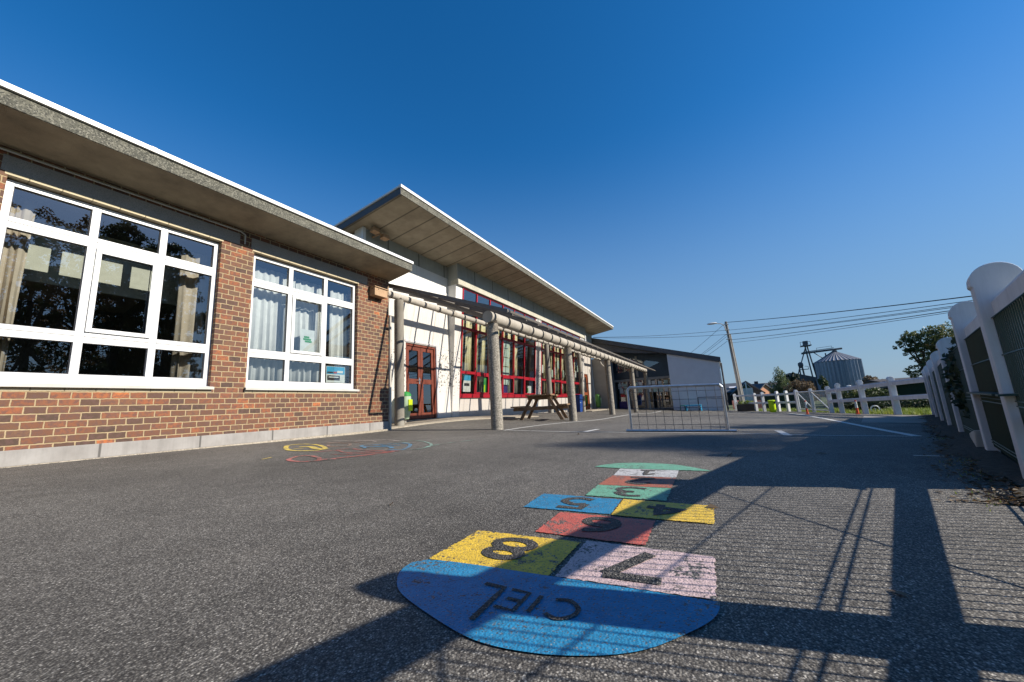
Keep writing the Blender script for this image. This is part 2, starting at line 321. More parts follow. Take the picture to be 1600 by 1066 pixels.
M['greyclad']=plain('dark_grey_cladding',(.085,.085,.09),(.07,.07,.075),.5,2,0,.05)
M['greyclad2']=plain('light_grey_cladding',(.60,.60,.63),(.55,.55,.58),.5,2,0,.05)
M['tealpanel']=plain('dark_teal_panel',(.035,.06,.085),None,.4,2,0,0)
M['greywall']=plain('grey_render',(.32,.31,.29),(.27,.26,.245),.8,2,0,.2)
M['silo']=plain('corrugated_silo_steel',(.23,.275,.34),(.18,.22,.28),.38,3,.55,.05)
M['siloroof']=plain('silo_roof_steel',(.30,.30,.31),(.24,.24,.25),.45,3,.5,.05)
M['steel_dark']=plain('dark_steel',(.10,.12,.14),None,.6,5,.4,0)
M['pole']=mk_concrete('pole_concrete',(.17,.16,.15),(.26,.245,.225),None,3,100,None,.3,.2)
M['cable']=plain('black_cable',(.02,.02,.022),None,.7,5,0,0)
M['orangewall']=plain('orange_render',(.62,.30,.17),(.54,.26,.15),.8,3,0,.2)
M['pinkwall']=plain('pink_rubble_wall',(.55,.24,.2),(.3,.12,.1),.9,14,0,.5)
M['yelbin']=plain('fluorescent_yellow',(.55,.75,.01),(.5,.68,.01),.4,3,0,0)
M['bluebin']=plain('blue_plastic',(.01,.045,.20),None,.4,3,0,0)
M['greenbin']=plain('green_plastic',(.08,.24,.05),(.06,.18,.04),.4,3,0,0)
M['greenwhite']=plain('pale_green_plastic',(.45,.6,.42),None,.4,3,0,0)
M['orange']=plain('orange_plastic',(.70,.10,.03),None,.5,5,0,0)
M['bluetable']=plain('light_blue_plastic',(.05,.38,.62),None,.4,5,0,0); M['greentable']=plain('teal_plastic',(.02,.22,.2),None,.4,5,0,0)
M['boxwood']=plain('birdbox_wood',(.42,.27,.16),(.33,.21,.12),.8,12,0,.3)
M['paper']=plain('white_paper',(.70,.74,.72),None,.7,5,0,0); M['paper_green']=plain('pale_green_paper',(.48,.62,.54),None,.7,5,0,0)
M['pgreen']=plain('printed_green',(.03,.30,.06),None,.6,5,0,0); M['pblue']=plain('printed_blue',(.03,.35,.60),None,.6,5,0,0); M['pblack']=plain('printed_black',(.02,.02,.03),None,.6,5,0,0); M['pred']=plain('printed_red',(.4,.05,.05),None,.6,5,0,0)
M['purple']=plain('purple_plastic',(.04,.02,.14),None,.5,5,0,0)
M['bark']=plain('bark',(.10,.075,.05),(.05,.038,.026),.95,14,0,.6,.02)
M['leaf']=mk_leaf('green_leaves',(.03,.05,.012),(.055,.085,.02),(.11,.10,.03))
M['leaf_ash']=mk_leaf('ash_leaves',(.05,.075,.02),(.09,.12,.035),(.18,.14,.045))
M['leaf_dark']=mk_leaf('dark_green_leaves',(.015,.03,.012),(.03,.05,.02),(.05,.07,.022))
M['leaf_conifer']=mk_leaf('yew_green_leaves',(.06,.09,.035),(.11,.15,.06),(.17,.19,.08))
M['leaf_brown']=mk_leaf('brownish_leaves',(.09,.065,.03),(.17,.115,.06),(.21,.15,.07))
M['grass']=mk_leaf('grass_blades',(.11,.15,.02),(.18,.24,.03),(.28,.29,.06))
M['litter']=mk_leaf('dead_leaves',(.07,.045,.022),(.14,.09,.045),(.26,.18,.09))
M['tankwhite']=plain('white_tank',(.75,.75,.74),None,.4,5,0,0)
M['soil']=plain('planter_brown',(.10,.07,.055),None,.9,8,0,.3)
P_={k:mk_paint('paint_'+k,c,w) for k,(c,w) in dict(blue=((.016,.195,.37),.475),yellow=((.70,.46,.045),.505),pink=((.54,.40,.39),.505),red=((.50,.105,.075),.50),green=((.14,.36,.24),.50),brown=((.36,.11,.06),.50),white=((.50,.49,.48),.515),line=((.62,.61,.58),.47)).items()}
P_.update({k:mk_paint('paint_thin_'+k,c,w) for k,(c,w) in dict(tred=((.48,.12,.10),.575),tblue=((.05,.24,.42),.57),tyellow=((.68,.50,.08),.535),tgreen=((.22,.40,.33),.595),twhite=((.50,.43,.39),.55),tbrown=((.34,.18,.12),.60)).items()})
# ---------------------------------------------------------------- ground
FX=lambda x:-1.307-.316*(x-3.0)           # line of the near fence
ROW=[(12.35,-4.27),(13.67,-4.085),(15.34,-3.87),(17.36,-3.76),(18.65,-3.73),(21.81,-3.19),(22.63,-2.91),(23.05,-2.58),(23.67,-2.02),(24.40,-1.73),(25.7,-.9)]
def yr(x):
    if x<12.35: return FX(x)
    for a,b in zip(ROW,ROW[1:]):
        if x<=b[0]: return a[1]+(b[1]-a[1])*(x-a[0])/(b[0]-a[0])
    return -.9
def grid_sheet(xs,ys_of,ny,z):
    b=B(); vs=[];fs=[]
    for x in xs:
        y0,y1=ys_of(x)
        for j in range(ny+1):
            y=y0+(y1-y0)*j/ny; vs.append((x,y,z(x,y)))
    for i in range(len(xs)-1):
        for j in range(ny): a=i*(ny+1)+j; fs.append((a,a+ny+1,a+ny+2,a+1))
    return b.add(vs,fs)
xs=[-9+.25*i for i in range(int(35.8/.25)+1)]
struct(obj('playground_asphalt',grid_sheet(xs,lambda x:(yr(x)-.02,7.36),44,g),M['asphalt'],loc=(0,0,0)))
def gout(x,y): return g(x,y)-(.035 if x<28 else .02)
gx=[-600,-200,-60,-20]+[-9+2*i for i in range(30)]+[60,90,150,300,700]
gy=[-700,-300,-120,-60,-30]+[-20+2*i for i in range(16)]+[20,60,200,700]
b=B(); vs=[(x,y,gout(x,y)-(.12 if -8<x<27 and -3<y<8 else 0)) for x in gx for y in gy]; ny=len(gy)
b.add(vs,[(i*ny+j,(i+1)*ny+j,(i+1)*ny+j+1,i*ny+j+1) for i in range(len(gx)-1) for j in range(ny-1)])
struct(obj('ground',b,M['ground'],loc=(0,0,0)))
def patch(pts,zo,nx=6,jit=0): # quad on the ground, corners in order
    b=B(); vs=[];n=nx; rj=random.Random(int(pts[0][0]*1000))
    for i in range(n+1):
        for j in range(n+1):
            s,t=i/n,j/n
            x=(1-s)*(1-t)*pts[0][0]+s*(1-t)*pts[1][0]+s*t*pts[2][0]+(1-s)*t*pts[3][0]
            y=(1-s)*(1-t)*pts[0][1]+s*(1-t)*pts[1][1]+s*t*pts[2][1]+(1-s)*t*pts[3][1]
            if jit and (i in(0,n) or j in(0,n)): x+=rj.uniform(-jit,jit); y+=rj.uniform(-jit,jit)
            vs.append((x,y,g(x,y)+zo))
    return b.add(vs,[(i*(n+1)+j,(i+1)*(n+1)+j,(i+1)*(n+1)+j+1,i*(n+1)+j+1) for i in range(n) for j in range(n)])
def smooth_pts(pts,closed=False,k=5):
    out=[];n=len(pts)
    for i in range(n if closed else n-1):
        p0=pts[(i-1)%n] if closed or i>0 else pts[i]; p1=pts[i]; p2=pts[(i+1)%n]; p3=pts[(i+2)%n] if closed or i+2<n else p2
        for q in range(k):
            t=q/k; out.append(tuple(.5*((2*p1[a])+(-p0[a]+p2[a])*t+(2*p0[a]-5*p1[a]+4*p2[a]-p3[a])*t*t+(-p0[a]+3*p1[a]-3*p2[a]+p3[a])*t**3) for a in (0,1)))
    if not closed: out.append(pts[-1])
    return out
def ribbon(pts,w,zo,b=None,step=.4):
    b=b or B(); P=[]
    for a,c in zip(pts,pts[1:]):
        L=math.dist(a,c); k=max(1,int(L/step))
        for i in range(k): P.append((a[0]+(c[0]-a[0])*i/k,a[1]+(c[1]-a[1])*i/k))
    P.append(pts[-1]); vs=[]
    for i,p in enumerate(P):
        a=P[max(i-1,0)];c=P[min(i+1,len(P)-1)]; d=Vector((c[0]-a[0],c[1]-a[1])); d.normalize() if d.length else None
        nx,ny_=-d.y,d.x
        for s in(1,-1): x=p[0]+nx*w/2*s;y=p[1]+ny_*w/2*s; vs.append((x,y,g(x,y)+zo))
    return b.add(vs,[(2*i,2*i+1,2*i+3,2*i+2) for i in range(len(P)-1)])
def fan(poly,zo,c=None):
    c=c or (sum(p[0] for p in poly)/len(poly),sum(p[1] for p in poly)/len(poly)); b=B(); n=len(poly); vs=[(c[0],c[1],g(*c)+zo)]
    for k in (.5,1):
        for p in poly: x=c[0]+(p[0]-c[0])*k;y=c[1]+(p[1]-c[1])*k; vs.append((x,y,g(x,y)+zo))
    fs=[(0,1+i,1+(i+1)%n) for i in range(n)]+[(1+i,1+n+i,1+n+(i+1)%n,1+(i+1)%n) for i in range(n)]
    return b.add(vs,fs)
# concrete aprons by the doors, paved corner
def slab_on(pts,h):
    b=patch(pts,h,8); n=9
    rim=[i*n for i in range(n)]+[(n-1)*n+j for j in range(1,n)]+[i*n+n-1 for i in range(n-2,-1,-1)]+[j for j in range(n-2,0,-1)]
    base=len(b.v)
    b.v+= [(b.v[i][0],b.v[i][1],b.v[i][2]-h-.02) for i in rim]
    for k in range(len(rim)): b.f.append([rim[k],rim[(k+1)%len(rim)],base+(k+1)%len(rim),base+k]); b.mi.append(0)
    return b
struct(obj('path',slab_on([(6.04,6.42),(7.4,6.46),(7.4,7.33),(6.04,7.33)],.03),M['apron'],loc=(0,0,0)))
struct(obj('path',slab_on([(7.405,6.46),(12.6,5.75),(12.6,7.33),(7.405,7.33)],.028),M['apron'],loc=(0,0,0)))
struct(obj('path',slab_on([(21.2,6.35),(25.3,6.1),(25.3,7.3),(21.2,7.3)],.03),M['apron'],loc=(0,0,0)))
struct(obj('paving',patch([(8.8,-2.95),(9.5,-2.3),(13.5,-3.35),(12.2,-4.15)],.006,8),M['slab'],loc=(0,0,0)))
# ---------------------------------------------------------------- painted markings
HZ=.004
hop=thing('hopscotch','colourful hopscotch painted on the asphalt, squares one to eight with blue sky end','floor marking',(1.9,.5,g(1.9,.5)))
def part_label(o,l): o['label']=l; return o
SQ=[('blue square',None),]
def sq(pts,m,l): return part_label(obj('square',patch(pts,HZ,34,.0032),P_[m],hop),l)
sq([(1.066,.928),(1.085,.51),(1.40,.506),(1.374,.93)],'yellow','yellow square with number eight')
sq([(1.11,.488),(1.14,.070),(1.43,.077),(1.425,.491)],'pink','pink square with number seven')
sq([(1.445,.71),(1.452,.29),(1.745,.298),(1.735,.714)],'red','red square with number six')
sq([(1.755,.920),(1.775,.492),(2.045,.502),(2.04,.933)],'blue','blue square with number five')
sq([(1.768,.486),(1.778,.08),(2.06,.083),(2.055,.494)],'yellow','yellow square with number four')
sq([(2.075,.703),(2.085,.294),(2.372,.297),(2.345,.709)],'green','green square with number three')
sq([(2.35,.709),(2.38,.299),(2.675,.301),(2.648,.695)],'brown','rust brown square with number two')
sq([(2.655,.69),(2.682,.301),(2.941,.306),(2.916,.703)],'white','white square with number one')
ciel=[(1.018,.958),(1.058,.925),(1.075,.849),(1.09,.711),(1.105,.499),(1.135,.064),(1.10,.064),(1.045,.078),(.976,.118),(.875,.195),(.812,.285),(.768,.403),(.755,.534),(.79,.68),(.843,.83),(.895,.902),(.96,.948)]
part_label(obj('sky_half_circle',fan(ciel[:5]+smooth_pts(ciel[5:]+[ciel[0]],False,5)[:-1],HZ,(1.0,.5)),P_['blue'],hop),'blue half circle marked CIEL')
earth=[(2.95,.905),(3.06,.86),(3.15,.76),(3.2,.634),(3.205,.5),(3.18,.36),(3.10,.24),(3.02,.15),(2.965,.10),(2.952,.306),(2.93,.703)]
part_label(obj('earth_half_circle',fan(smooth_pts(earth[:9],False,4)+earth[9:],HZ,(3.02,.5)),P_['green'],hop),'green half circle at the start')
# numerals: up = -X, right = +Y ; cell box (x_top,x_bottom,y_left,y_right)
def glyph(strokes,x0,x1,y0,y1,w,name='numeral',lab=None,zo=.0062):
    b=B()
    for s in strokes:
        p=[(x0+(x1-x0)*v,y0+(y1-y0)*u) for u,v in s]
        b=ribbon(p,w,zo,b,.05)
    o=obj(name,b,M['asphalt_num'],hop)
    if lab: o['label']=lab
    return o
m,n,l,p=new('bare_asphalt_in_paint'); v=pos(n,l); c,h,big=asphalt_col(n,l,v); l.new(mixc(n,l,1,c,(.60,.60,.62),'MULTIPLY'),p.inputs['Base Color']); p.inputs['Roughness'].default_value=.8; bump(n,l,h,.9,.006,p); M['asphalt_num']=m
def arc(cx,cy,rx,ry,a0,a1,n=14): return [(cx+rx*math.cos(R(a0+(a1-a0)*i/n)),cy+ry*math.sin(R(a0+(a1-a0)*i/n))) for i in range(n+1)]
# coordinates: u 0..1 left to right, v 0 (top) .. 1 (bottom) as read by somebody looking back at the camera
glyph([arc(.5,.23,.36,.23,0,360,24),arc(.5,.75,.42,.27,0,360,24)],1.165,1.33,.635,.80,.040,lab='number eight')
glyph([[(.0,.06),(1,.0)],[(.96,.02),(.35,1)]],1.175,1.375,.205,.365,.044,lab='number seven')
glyph([smooth_pts([(.78,.02),(.35,.14),(.08,.42),(.03,.72)]),arc(.47,.72,.42,.26,0,360,22)],1.525,1.70,.43,.575,.042,lab='number six')
glyph([[(.92,.02),(.12,.02),(.08,.45)],smooth_pts([(.08,.45),(.5,.36),(.92,.6),(.80,.88),(.42,1.0),(.02,.9)])],1.81,2.0,.63,.775,.040,lab='number five')
glyph([[(.62,1.0),(.62,.0),(.02,.66),(.95,.66)]],1.83,2.0,.20,.37,.040,lab='number four')
glyph([smooth_pts([(.05,.08),(.5,.0),(.9,.22),(.72,.44),(.35,.48)]),smooth_pts([(.35,.48),(.8,.52),(.97,.76),(.6,1.0),(.02,.94)])],2.13,2.32,.42,.57,.034,lab='number three')
glyph([smooth_pts([(.05,.25),(.4,.0),(.88,.14),(.80,.45),(.3,.78),(.02,1.0)]),[(.02,.98),(.98,.98)]],2.43,2.62,.42,.57,.034,lab='number two')
glyph([[(.1,.3),(.6,.0),(.6,1.0)],[(.2,1.0),(1,1.0)]],2.72,2.88,.43,.55,.034,lab='number one')
# CIEL (upper side towards the camera)
L0,L1=.90,.985
glyph([[(.0,-1.0),(.08,1.0),(.95,1.0)]],L0,L1,.582,.655,.017,'letter','letter L',.0068)
glyph([[(1,0),(.05,0),(.05,1),(1,1)],[(.05,.5),(.8,.5)]],L0-.01,L1,.508,.565,.0125,'letter','letter E',.0068)
glyph([[(.5,0),(.5,1)]],L0,L1,.455,.495,.0125,'letter','letter I',.0068)
glyph([smooth_pts([(1,.12),(.5,.0),(.08,.3),(.05,.7),(.5,1.0),(1,.9)])],L0,L1+.005,.365,.435,.0125,'letter','letter C',.0068)
# animal drawing by the brick wall : loose coloured outlines
dr=thing('floor_drawing','faded coloured loops and curls painted on the asphalt near the brick wall','floor marking',(3.3,4.2,g(3.3,4.2)))
def dline(pts,w,m,closed=False,lab=None):
    p=smooth_pts(pts,closed,6)
    if closed: p.append(p[0])
    o=obj('painted_outline',ribbon(p,w*.8,HZ,None,.15),P_[m],dr)
    if lab: o['label']=lab
dline([(2.93,4.75),(3.072,5.06),(3.30,5.36),(3.48,5.3),(3.46,4.97),(3.24,4.50),(3.05,4.38),(2.95,4.50)],.07,'tyellow',True,'yellow loop')
dline([(3.20,4.98),(3.28,4.86),(3.17,4.58),(3.16,4.36)],.10,'tyellow'); dline([(3.05,4.86),(3.1,4.74)],.03,'tyellow')
dline([(2.32,4.22),(2.45,4.28)],.03,'tyellow')
dline([(3.33,3.31),(2.91,3.42),(2.66,3.52),(2.42,3.60),(2.37,3.76),(2.42,3.93),(2.56,4.05),(2.68,4.04),(2.66,3.85),(2.58,3.66)],.055,'tred',False,'long red curve')
dline([(2.84,3.85),(2.96,3.62),(3.33,3.33)],.04,'tred'); dline([(3.155,4.17),(3.3,4.10),(3.25,3.75),(3.33,3.33)],.05,'tred'); dline([(2.9,4.25),(3.1,4.1),(3.02,3.8),(3.2,3.55)],.035,'tred'); dline([(2.52,3.62),(2.62,3.52),(2.56,3.47)],.07,'tred')
dline([(3.42,3.95),(3.6,4.25),(3.8,4.08),(4.0,3.92),(3.9,3.68),(3.46,3.36),(3.36,3.52)],.06,'tblue',False,'blue loop'); dline([(3.5,4.1),(3.62,3.8),(3.5,3.6)],.07,'tblue'); dline([(3.7,4.0),(3.78,3.75)],.08,'tblue')
dline([(3.96,4.1),(4.27,4.09),(4.28,3.81),(3.95,3.36),(3.60,3.20),(3.46,3.25)],.05,'tgreen',False,'pale green loop'); dline([(3.75,3.28),(4.15,3.25),(4.6,3.12)],.03,'tgreen'); dline([(3.86,4.0),(4.05,3.95),(4.0,3.7)],.04,'tgreen')
dline([(3.945,5.30),(4.13,4.98),(4.31,4.56),(4.23,4.2)],.05,'twhite'); dline([(4.0,4.9),(4.15,4.75),(4.08,4.5)],.05,'twhite')
dline([(3.50,5.15),(3.72,4.98),(3.74,4.67),(3.5,4.42),(3.40,4.62),(3.52,4.82)],.05,'tbrown',False,'faint brown curl'); dline([(3.7,5.1),(3.9,4.8),(3.86,4.5)],.05,'tbrown')
def line(pts,w,lab,name='painted_line'):
    o=obj(name,ribbon(pts,w,HZ,None,.3),P_['line']); return tag(o,lab,'line marking','white court lines painted on the playground')
line([(6.28,3.6),(9.3,3.6),(15.6,3.3),(24,3.05)],.075,'long white side line running past the front canopy pillars')
line([(6.32,3.52),(6.06,2.33),(6.02,1.334),(6.13,-.07),(5.93,-1.08),(5.71,-1.78)],.05,'thin white end line passing under the small goal')
line([(5.72,-1.82),(6.85,-1.88),(9.3,-2.08),(12.0,-2.27),(17.4,-2.57),(19.9,-2.55)],.085,'curving white line on the right by the picket fence')
line([(6.03,1.97),(6.7,1.93)],.08,'short white dash left of the goal'); line([(5.86,-.70),(6.9,-.71)],.09,'short white dash right of the goal')
line([(16.6,1.9),(16.3,-.3),(15.9,-1.9)],.05,'faint white cross line far beyond the goal')
line([(10.0,1.1),(9.95,.45)],.05,'little white dash seen through the goal mesh'); line([(3.98,-1.22),(3.93,-1.40)],.03,'tiny white dash near the foot of the right fence')
# ---------------------------------------------------------------- window builder
def win_xf(y0,lean=0): return lambda x,y,z:(x,y0+y-lean*z,z)
def frame_bars(b,xs,zs,w,y0,y1):
    # xs, zs: bar centres; w width
    for x in xs: b.box(x-w/2,x+w/2,y0,y1,zs[0]-w/2,zs[-1]+w/2)
    for z in zs:
        for a,c in zip(xs,xs[1:]): b.box(a+w/2,c-w/2,y0+.002,y1-.002,z-w/2,z+w/2)
    return b
def curtain(name,lab,x0,x1,y,z0,z1,mat,folds=6,amp=.035,grp=None,lean=0):
    b=B(); n=folds*8; vs=[]; ph=random.random()*6
    cols=[z0,(z0+z1)/2,z1]
    for k,z in enumerate(cols):
        for i in range(n+1):
            t=i/n; a=amp*(1.2-.35*k)*(math.sin(t*folds*2*math.pi+ph)+.35*math.sin(t*folds*4.4*math.pi+2*ph)); vs.append((x0+(x1-x0)*t+.02*math.sin(ph+k+t*9),y+a-lean*z,z))
    b.add(vs,[(k*(n+1)+i,k*(n+1)+i+1,(k+1)*(n+1)+i+1,(k+1)*(n+1)+i) for k in range(2) for i in range(n)])
    o=obj(name,b,mat,smooth=True); md=o.modifiers.new('thick','SOLIDIFY'); md.thickness=.004
    return tag(o,lab,'curtain',grp)
# ---------------------------------------------------------------- brick wing
YB=6.3; XL=-6.0; XR=6.03
wing=thing('brick_wing','single storey red brick classroom wing with flat concrete eaves and white windows','building',(XL,YB,-.3))
def wallbox(b,x0,x1,z0,z1,d=.30): b.box(x0,x1,YB,YB+d,z0,z1)
Z0,ZS,ZT,ZTOP=-.14,.466,2.76,3.10
wins=[(-4.24,-2.29),(-1.76,.19),(.72,2.675),(3.175,5.155)]
b=B(); wallbox(b,XL,XR,Z0,ZS)
edges=[XL]+[e for w in wins for e in w]+[XR]
wins[2]=(.715,2.70); wins[3]=(3.16,5.185); wins[1]=(-1.76,.19)
edges=[XL]+[e for w in wins for e in w]+[XR]
for i in range(0,len(edges),2): wallbox(b,edges[i],edges[i+1],ZS,ZT)
wallbox(b,XL,XR,ZT,ZTOP)
b.box(XR-.3,XR,YB+.3,11,Z0,ZTOP)
obj('wall',b,M['brick'],wing)
b=B(); 
b.box(XL,XR-.01,YB-.022,YB-.001,-.36,-.13); obj('plinth',b,M['plinth'],wing,bevel=.004)
b=B(); b.box(XL,XR-.1,YB-.13,YB-.023,-.36,-.283); obj('kerb_strip',b,M['apron'],wing,bevel=.01)
for (a,c) in wins:
    lt=obj('lintel',B().box(a-.05,c+.24,YB-.004,YB-.0005,2.775,2.955),M['lintel'],wing)
    obj('lintel_edge',B().box(a-.02,c+.02,YB-.0035,YB+.10,2.742,2.7745),M['sillstone'],wing)
# roof : slab sloping up to the yard
SLP=.18; 
def roof_prof(y_in,y_out,z_out,th,slope): # (y,z) polygon
    return [(y_out,z_out),(y_in,z_out-slope*(y_in-y_out)),(y_in,z_out-slope*(y_in-y_out)+th),(y_out,z_out+th)]
RE=5.66; RZ=3.145
rf=obj('roof',B().prism(roof_prof(11,RE,RZ,.155,.155),'x',XL-.3,6.09),M['soffit'],wing)
obj('fascia',B().box(XL-.3,6.095,RE-.02,RE-.001,RZ-.005,RZ+.158),M['fascia'],rf,bevel=.004)
obj('roof_edging',B().box(XL-.3,6.11,RE-.05,RE+.03,RZ+.159,RZ+.218).box(6.06,6.11,RE+.031,11,RZ+.159,RZ+.20),M['white'],rf,bevel=.004)
for k in range(5):
    xk=XL+.4+2.4*k; obj('edging_joint',B().box(xk,xk+.05,RE-.053,RE-.0505,RZ+.157,RZ+.2195),M['alu'],rf)
obj('cable_conduit',B().path([(XL,6.27,3.0),(2.93,6.27,2.985),(3.0,6.27,2.95),(3.0,6.27,2.80)],.011,8),M['alu'],wing,smooth=True)
# windows of the wing
for wi,(a,c) in enumerate(wins):
    a0=a+.035; c0=c-.03; x1,x2=a0+.655,a0+1.305
    if wi==3: x1,x2=a0+.63,a0+1.31
    fr=B(); W_=.045; yf0,yf1=YB+.075,YB+.145
    zs=[.615,1.085,2.25,2.70]
    for (u,w_) in ((a0,.06),(x1,.075),(x2,.075),(c0,.06)): fr.box(u-w_/2,u+w_/2,yf0,yf1,.56,2.725)
    us=[(a0+.03,x1-.0375),(x1+.0375,x2-.0375),(x2+.0375,c0-.03)]
    for z,h in((.61,.10),(1.09,.13),(2.255,.13),(2.695,.06)):
        for u,v_ in us: fr.box(u,v_,yf0+.002,yf1-.002,z-h/2,z+h/2)
    for z in (1.088,2.25): 
        for u,v_ in us: fr.box(u,v_,yf0-.006,yf0+.0015,z+.012,z+.05)
    wn=obj('window',fr,M['upvc'],wing,bevel=.004)
    sa=B(); u,v_=us[1]; sa.box(u-.0,u+.05,yf0-.022,yf0-.003,1.155,2.19).box(v_-.05,v_,yf0-.022,yf0-.003,1.155,2.19).box(u+.05,v_-.05,yf0-.021,yf0-.004,1.155,1.205).box(u+.05,v_-.05,yf0-.021,yf0-.004,2.135,2.19)
    obj('opening_sash',sa,M['upvc'],wn,bevel=.004)
    gl=B()
    for z0_,z1_ in((.66,1.025),(1.155,2.19),(2.32,2.665)):
        for k,(u,v_) in enumerate(us): gl.add([(u,YB+.11,z0_),(v_,YB+.11,z0_),(v_,YB+.11,z1_),(u,YB+.11,z1_)],[(0,1,2,3)])
    obj('pane',gl,M['glass'],wn)
    gk=B()
    for z0_,z1_ in((.66,1.025),(1.155,2.19),(2.32,2.665)):
        for k,(u,v_) in enumerate(us):
            if z0_==1.155 and k==1: u,v_,za_,zb_=u+.05,v_-.05,1.205,2.135
            else: za_,zb_=z0_,z1_
            yy=YB+.098
            gk.box(u,u+.007,yy,yy+.008,za_,zb_).box(v_-.007,v_,yy,yy+.008,za_,zb_).box(u+.007,v_-.007,yy,yy+.008,za_,za_+.007).box(u+.007,v_-.007,yy,yy+.008,zb_-.007,zb_)
    obj('gasket',gk,M['pblack'],wn)
    obj('window_handle',B().box(us[1][0]+.012,us[1][0]+.034,yf0-.05,yf0-.0225,1.60,1.74),M['upvc'],wn) if wi<2 else None
    sl_=obj('sill',B().hexa([(a-.02,YB-.05,.527),(c+.03,YB-.05,.527),(c+.03,YB+.08,.527),(a-.02,YB+.08,.527)],[(a-.02,YB-.05,.535),(c+.03,YB-.05,.535),(c+.03,YB+.08,.56),(a-.02,YB+.08,.56)]),M['upvc'],wn)
    obj('sill_course',B().box(a-.01,c+.02,YB-.006,YB+.09,ZS-.002,.5255),M['sillstone'],wn)
    obj('drip_edge',B().box(a-.02,c+.03,YB-.056,YB-.0505,.50,.537),M['alu'],wn)
# classroom behind
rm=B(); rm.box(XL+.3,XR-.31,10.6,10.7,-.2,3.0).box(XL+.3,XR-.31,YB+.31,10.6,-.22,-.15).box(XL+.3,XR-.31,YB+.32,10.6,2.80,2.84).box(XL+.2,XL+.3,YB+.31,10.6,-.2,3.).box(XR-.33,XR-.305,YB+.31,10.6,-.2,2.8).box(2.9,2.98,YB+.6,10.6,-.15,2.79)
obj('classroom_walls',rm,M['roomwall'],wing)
bl=obj('hanging_blind',B().box(.9,2.60,7.05,7.09,1.83,2.62),M['cream']); tag(bl,'cream roller blind hanging inside the left classroom window','blind')
cu=curtain
cu('curtain','beige curtain bunched at the left edge of the left classroom window',.66,.985,6.62,.35,2.66,M['curt_beige'],4,.03)
cu('curtain','beige curtain bunched at the right edge of the left classroom window',2.36,2.74,6.66,.35,2.58,M['curt_beige'],3,.03)
cu('curtain','wide white curtain in the left panes of the second classroom window',3.22,4.02,6.60,.35,2.62,M['curt_white'],6,.03)
cu('curtain','white curtain behind the opening sash of the second classroom window',4.06,4.72,6.62,.35,2.60,M['curt_white'],5,.03)
cu('curtain','off white curtain in the right panes of the second classroom window',4.78,5.38,6.60,.35,2.56,M['curt_white'],5,.03)
# posters in the second window
def poster(name,lab,x0,x1,y,z0,z1,layers,cat='poster',lean=0):
    b=B(); b.box(x0,x1,y-.002-lean*z0,y-lean*z0,z0,z1) if not lean else b.hexa([(x0,y-.002-lean*z0,z0),(x1,y-.002-lean*z0,z0),(x1,y-lean*z0,z0),(x0,y-lean*z0,z0)],[(x0,y-.002-lean*z1,z1),(x1,y-.002-lean*z1,z1),(x1,y-lean*z1,z1),(x0,y-lean*z1,z1)])
    o=tag(obj(name,b,layers[0]),lab,cat)
    for k,(m,a,c,e,f,nm) in enumerate(layers[1:]):
        xa,xc=x0+(x1-x0)*a,x0+(x1-x0)*c; ze,zf=z0+(z1-z0)*e,z0+(z1-z0)*f; dy=.004+.0015*k
        obj(nm,B().hexa([(xa,y-dy-.001-lean*ze,ze),(xc,y-dy-.001-lean*ze,ze),(xc,y-dy-lean*ze,ze),(xa,y-dy-lean*ze,ze)],[(xa,y-dy-.001-lean*zf,zf),(xc,y-dy-.001-lean*zf,zf),(xc,y-dy-lean*zf,zf),(xa,y-dy-lean*zf,zf)]),m,o)
    return o
PN='printed_patch'
poster('poster','white notice with green print taped inside the opening sash',4.07,4.34,YB+.128,1.21,1.62,[M['paper'],(M['pgreen'],.25,.62,.62,.70,PN),(M['pgreen'],.2,.75,.52,.60,PN),(M['pgreen'],.32,.8,.43,.50,PN)])
poster('poster','blue and black printed sign in the lowest right pane of the second window',4.60,5.01,YB+.128,.675,.985,[M['paper'],(M['pblue'],.02,.98,.52,.98,PN),(M['pblack'],.06,.72,.14,.44,PN),(M['pred'],.38,.55,.56,.68,PN),(M['paper'],.56,.88,.60,.74,PN),(M['pblack'],.05,.35,.58,.66,PN),(M['paper'],.12,.64,.30,.36,PN)],'sign')
# bird box on the wall corner
bb=thing('bird_box','small wooden nesting box screwed to the brick wall corner under the eaves','bird box',(5.62,6.2,2.55))
obj('box_body',B().hexa([(5.48,6.13,2.545),(5.83,6.13,2.545),(5.83,6.299,2.545),(5.48,6.299,2.545)],[(5.48,6.13,2.72),(5.83,6.13,2.72),(5.83,6.299,2.745),(5.48,6.299,2.745)]),M['boxwood'],bb,bevel=.003)
obj('box_lid',B().hexa([(5.46,6.105,2.722),(5.85,6.105,2.722),(5.85,6.299,2.748),(5.46,6.299,2.748)],[(5.46,6.105,2.738),(5.85,6.105,2.738),(5.85,6.299,2.766),(5.46,6.299,2.766)]),M['boxwood'],bb)
obj('entrance_hole',B().tube((5.58,6.1285,2.69),(5.58,6.131,2.69),.012,12).tube((5.478,6.21,2.69),(5.482,6.21,2.69),.013,12),M['dark'],bb)
obj('downpipe_strip',B().box(6.031,6.075,6.26,6.33,-.33,2.2),M['tube'],wing)
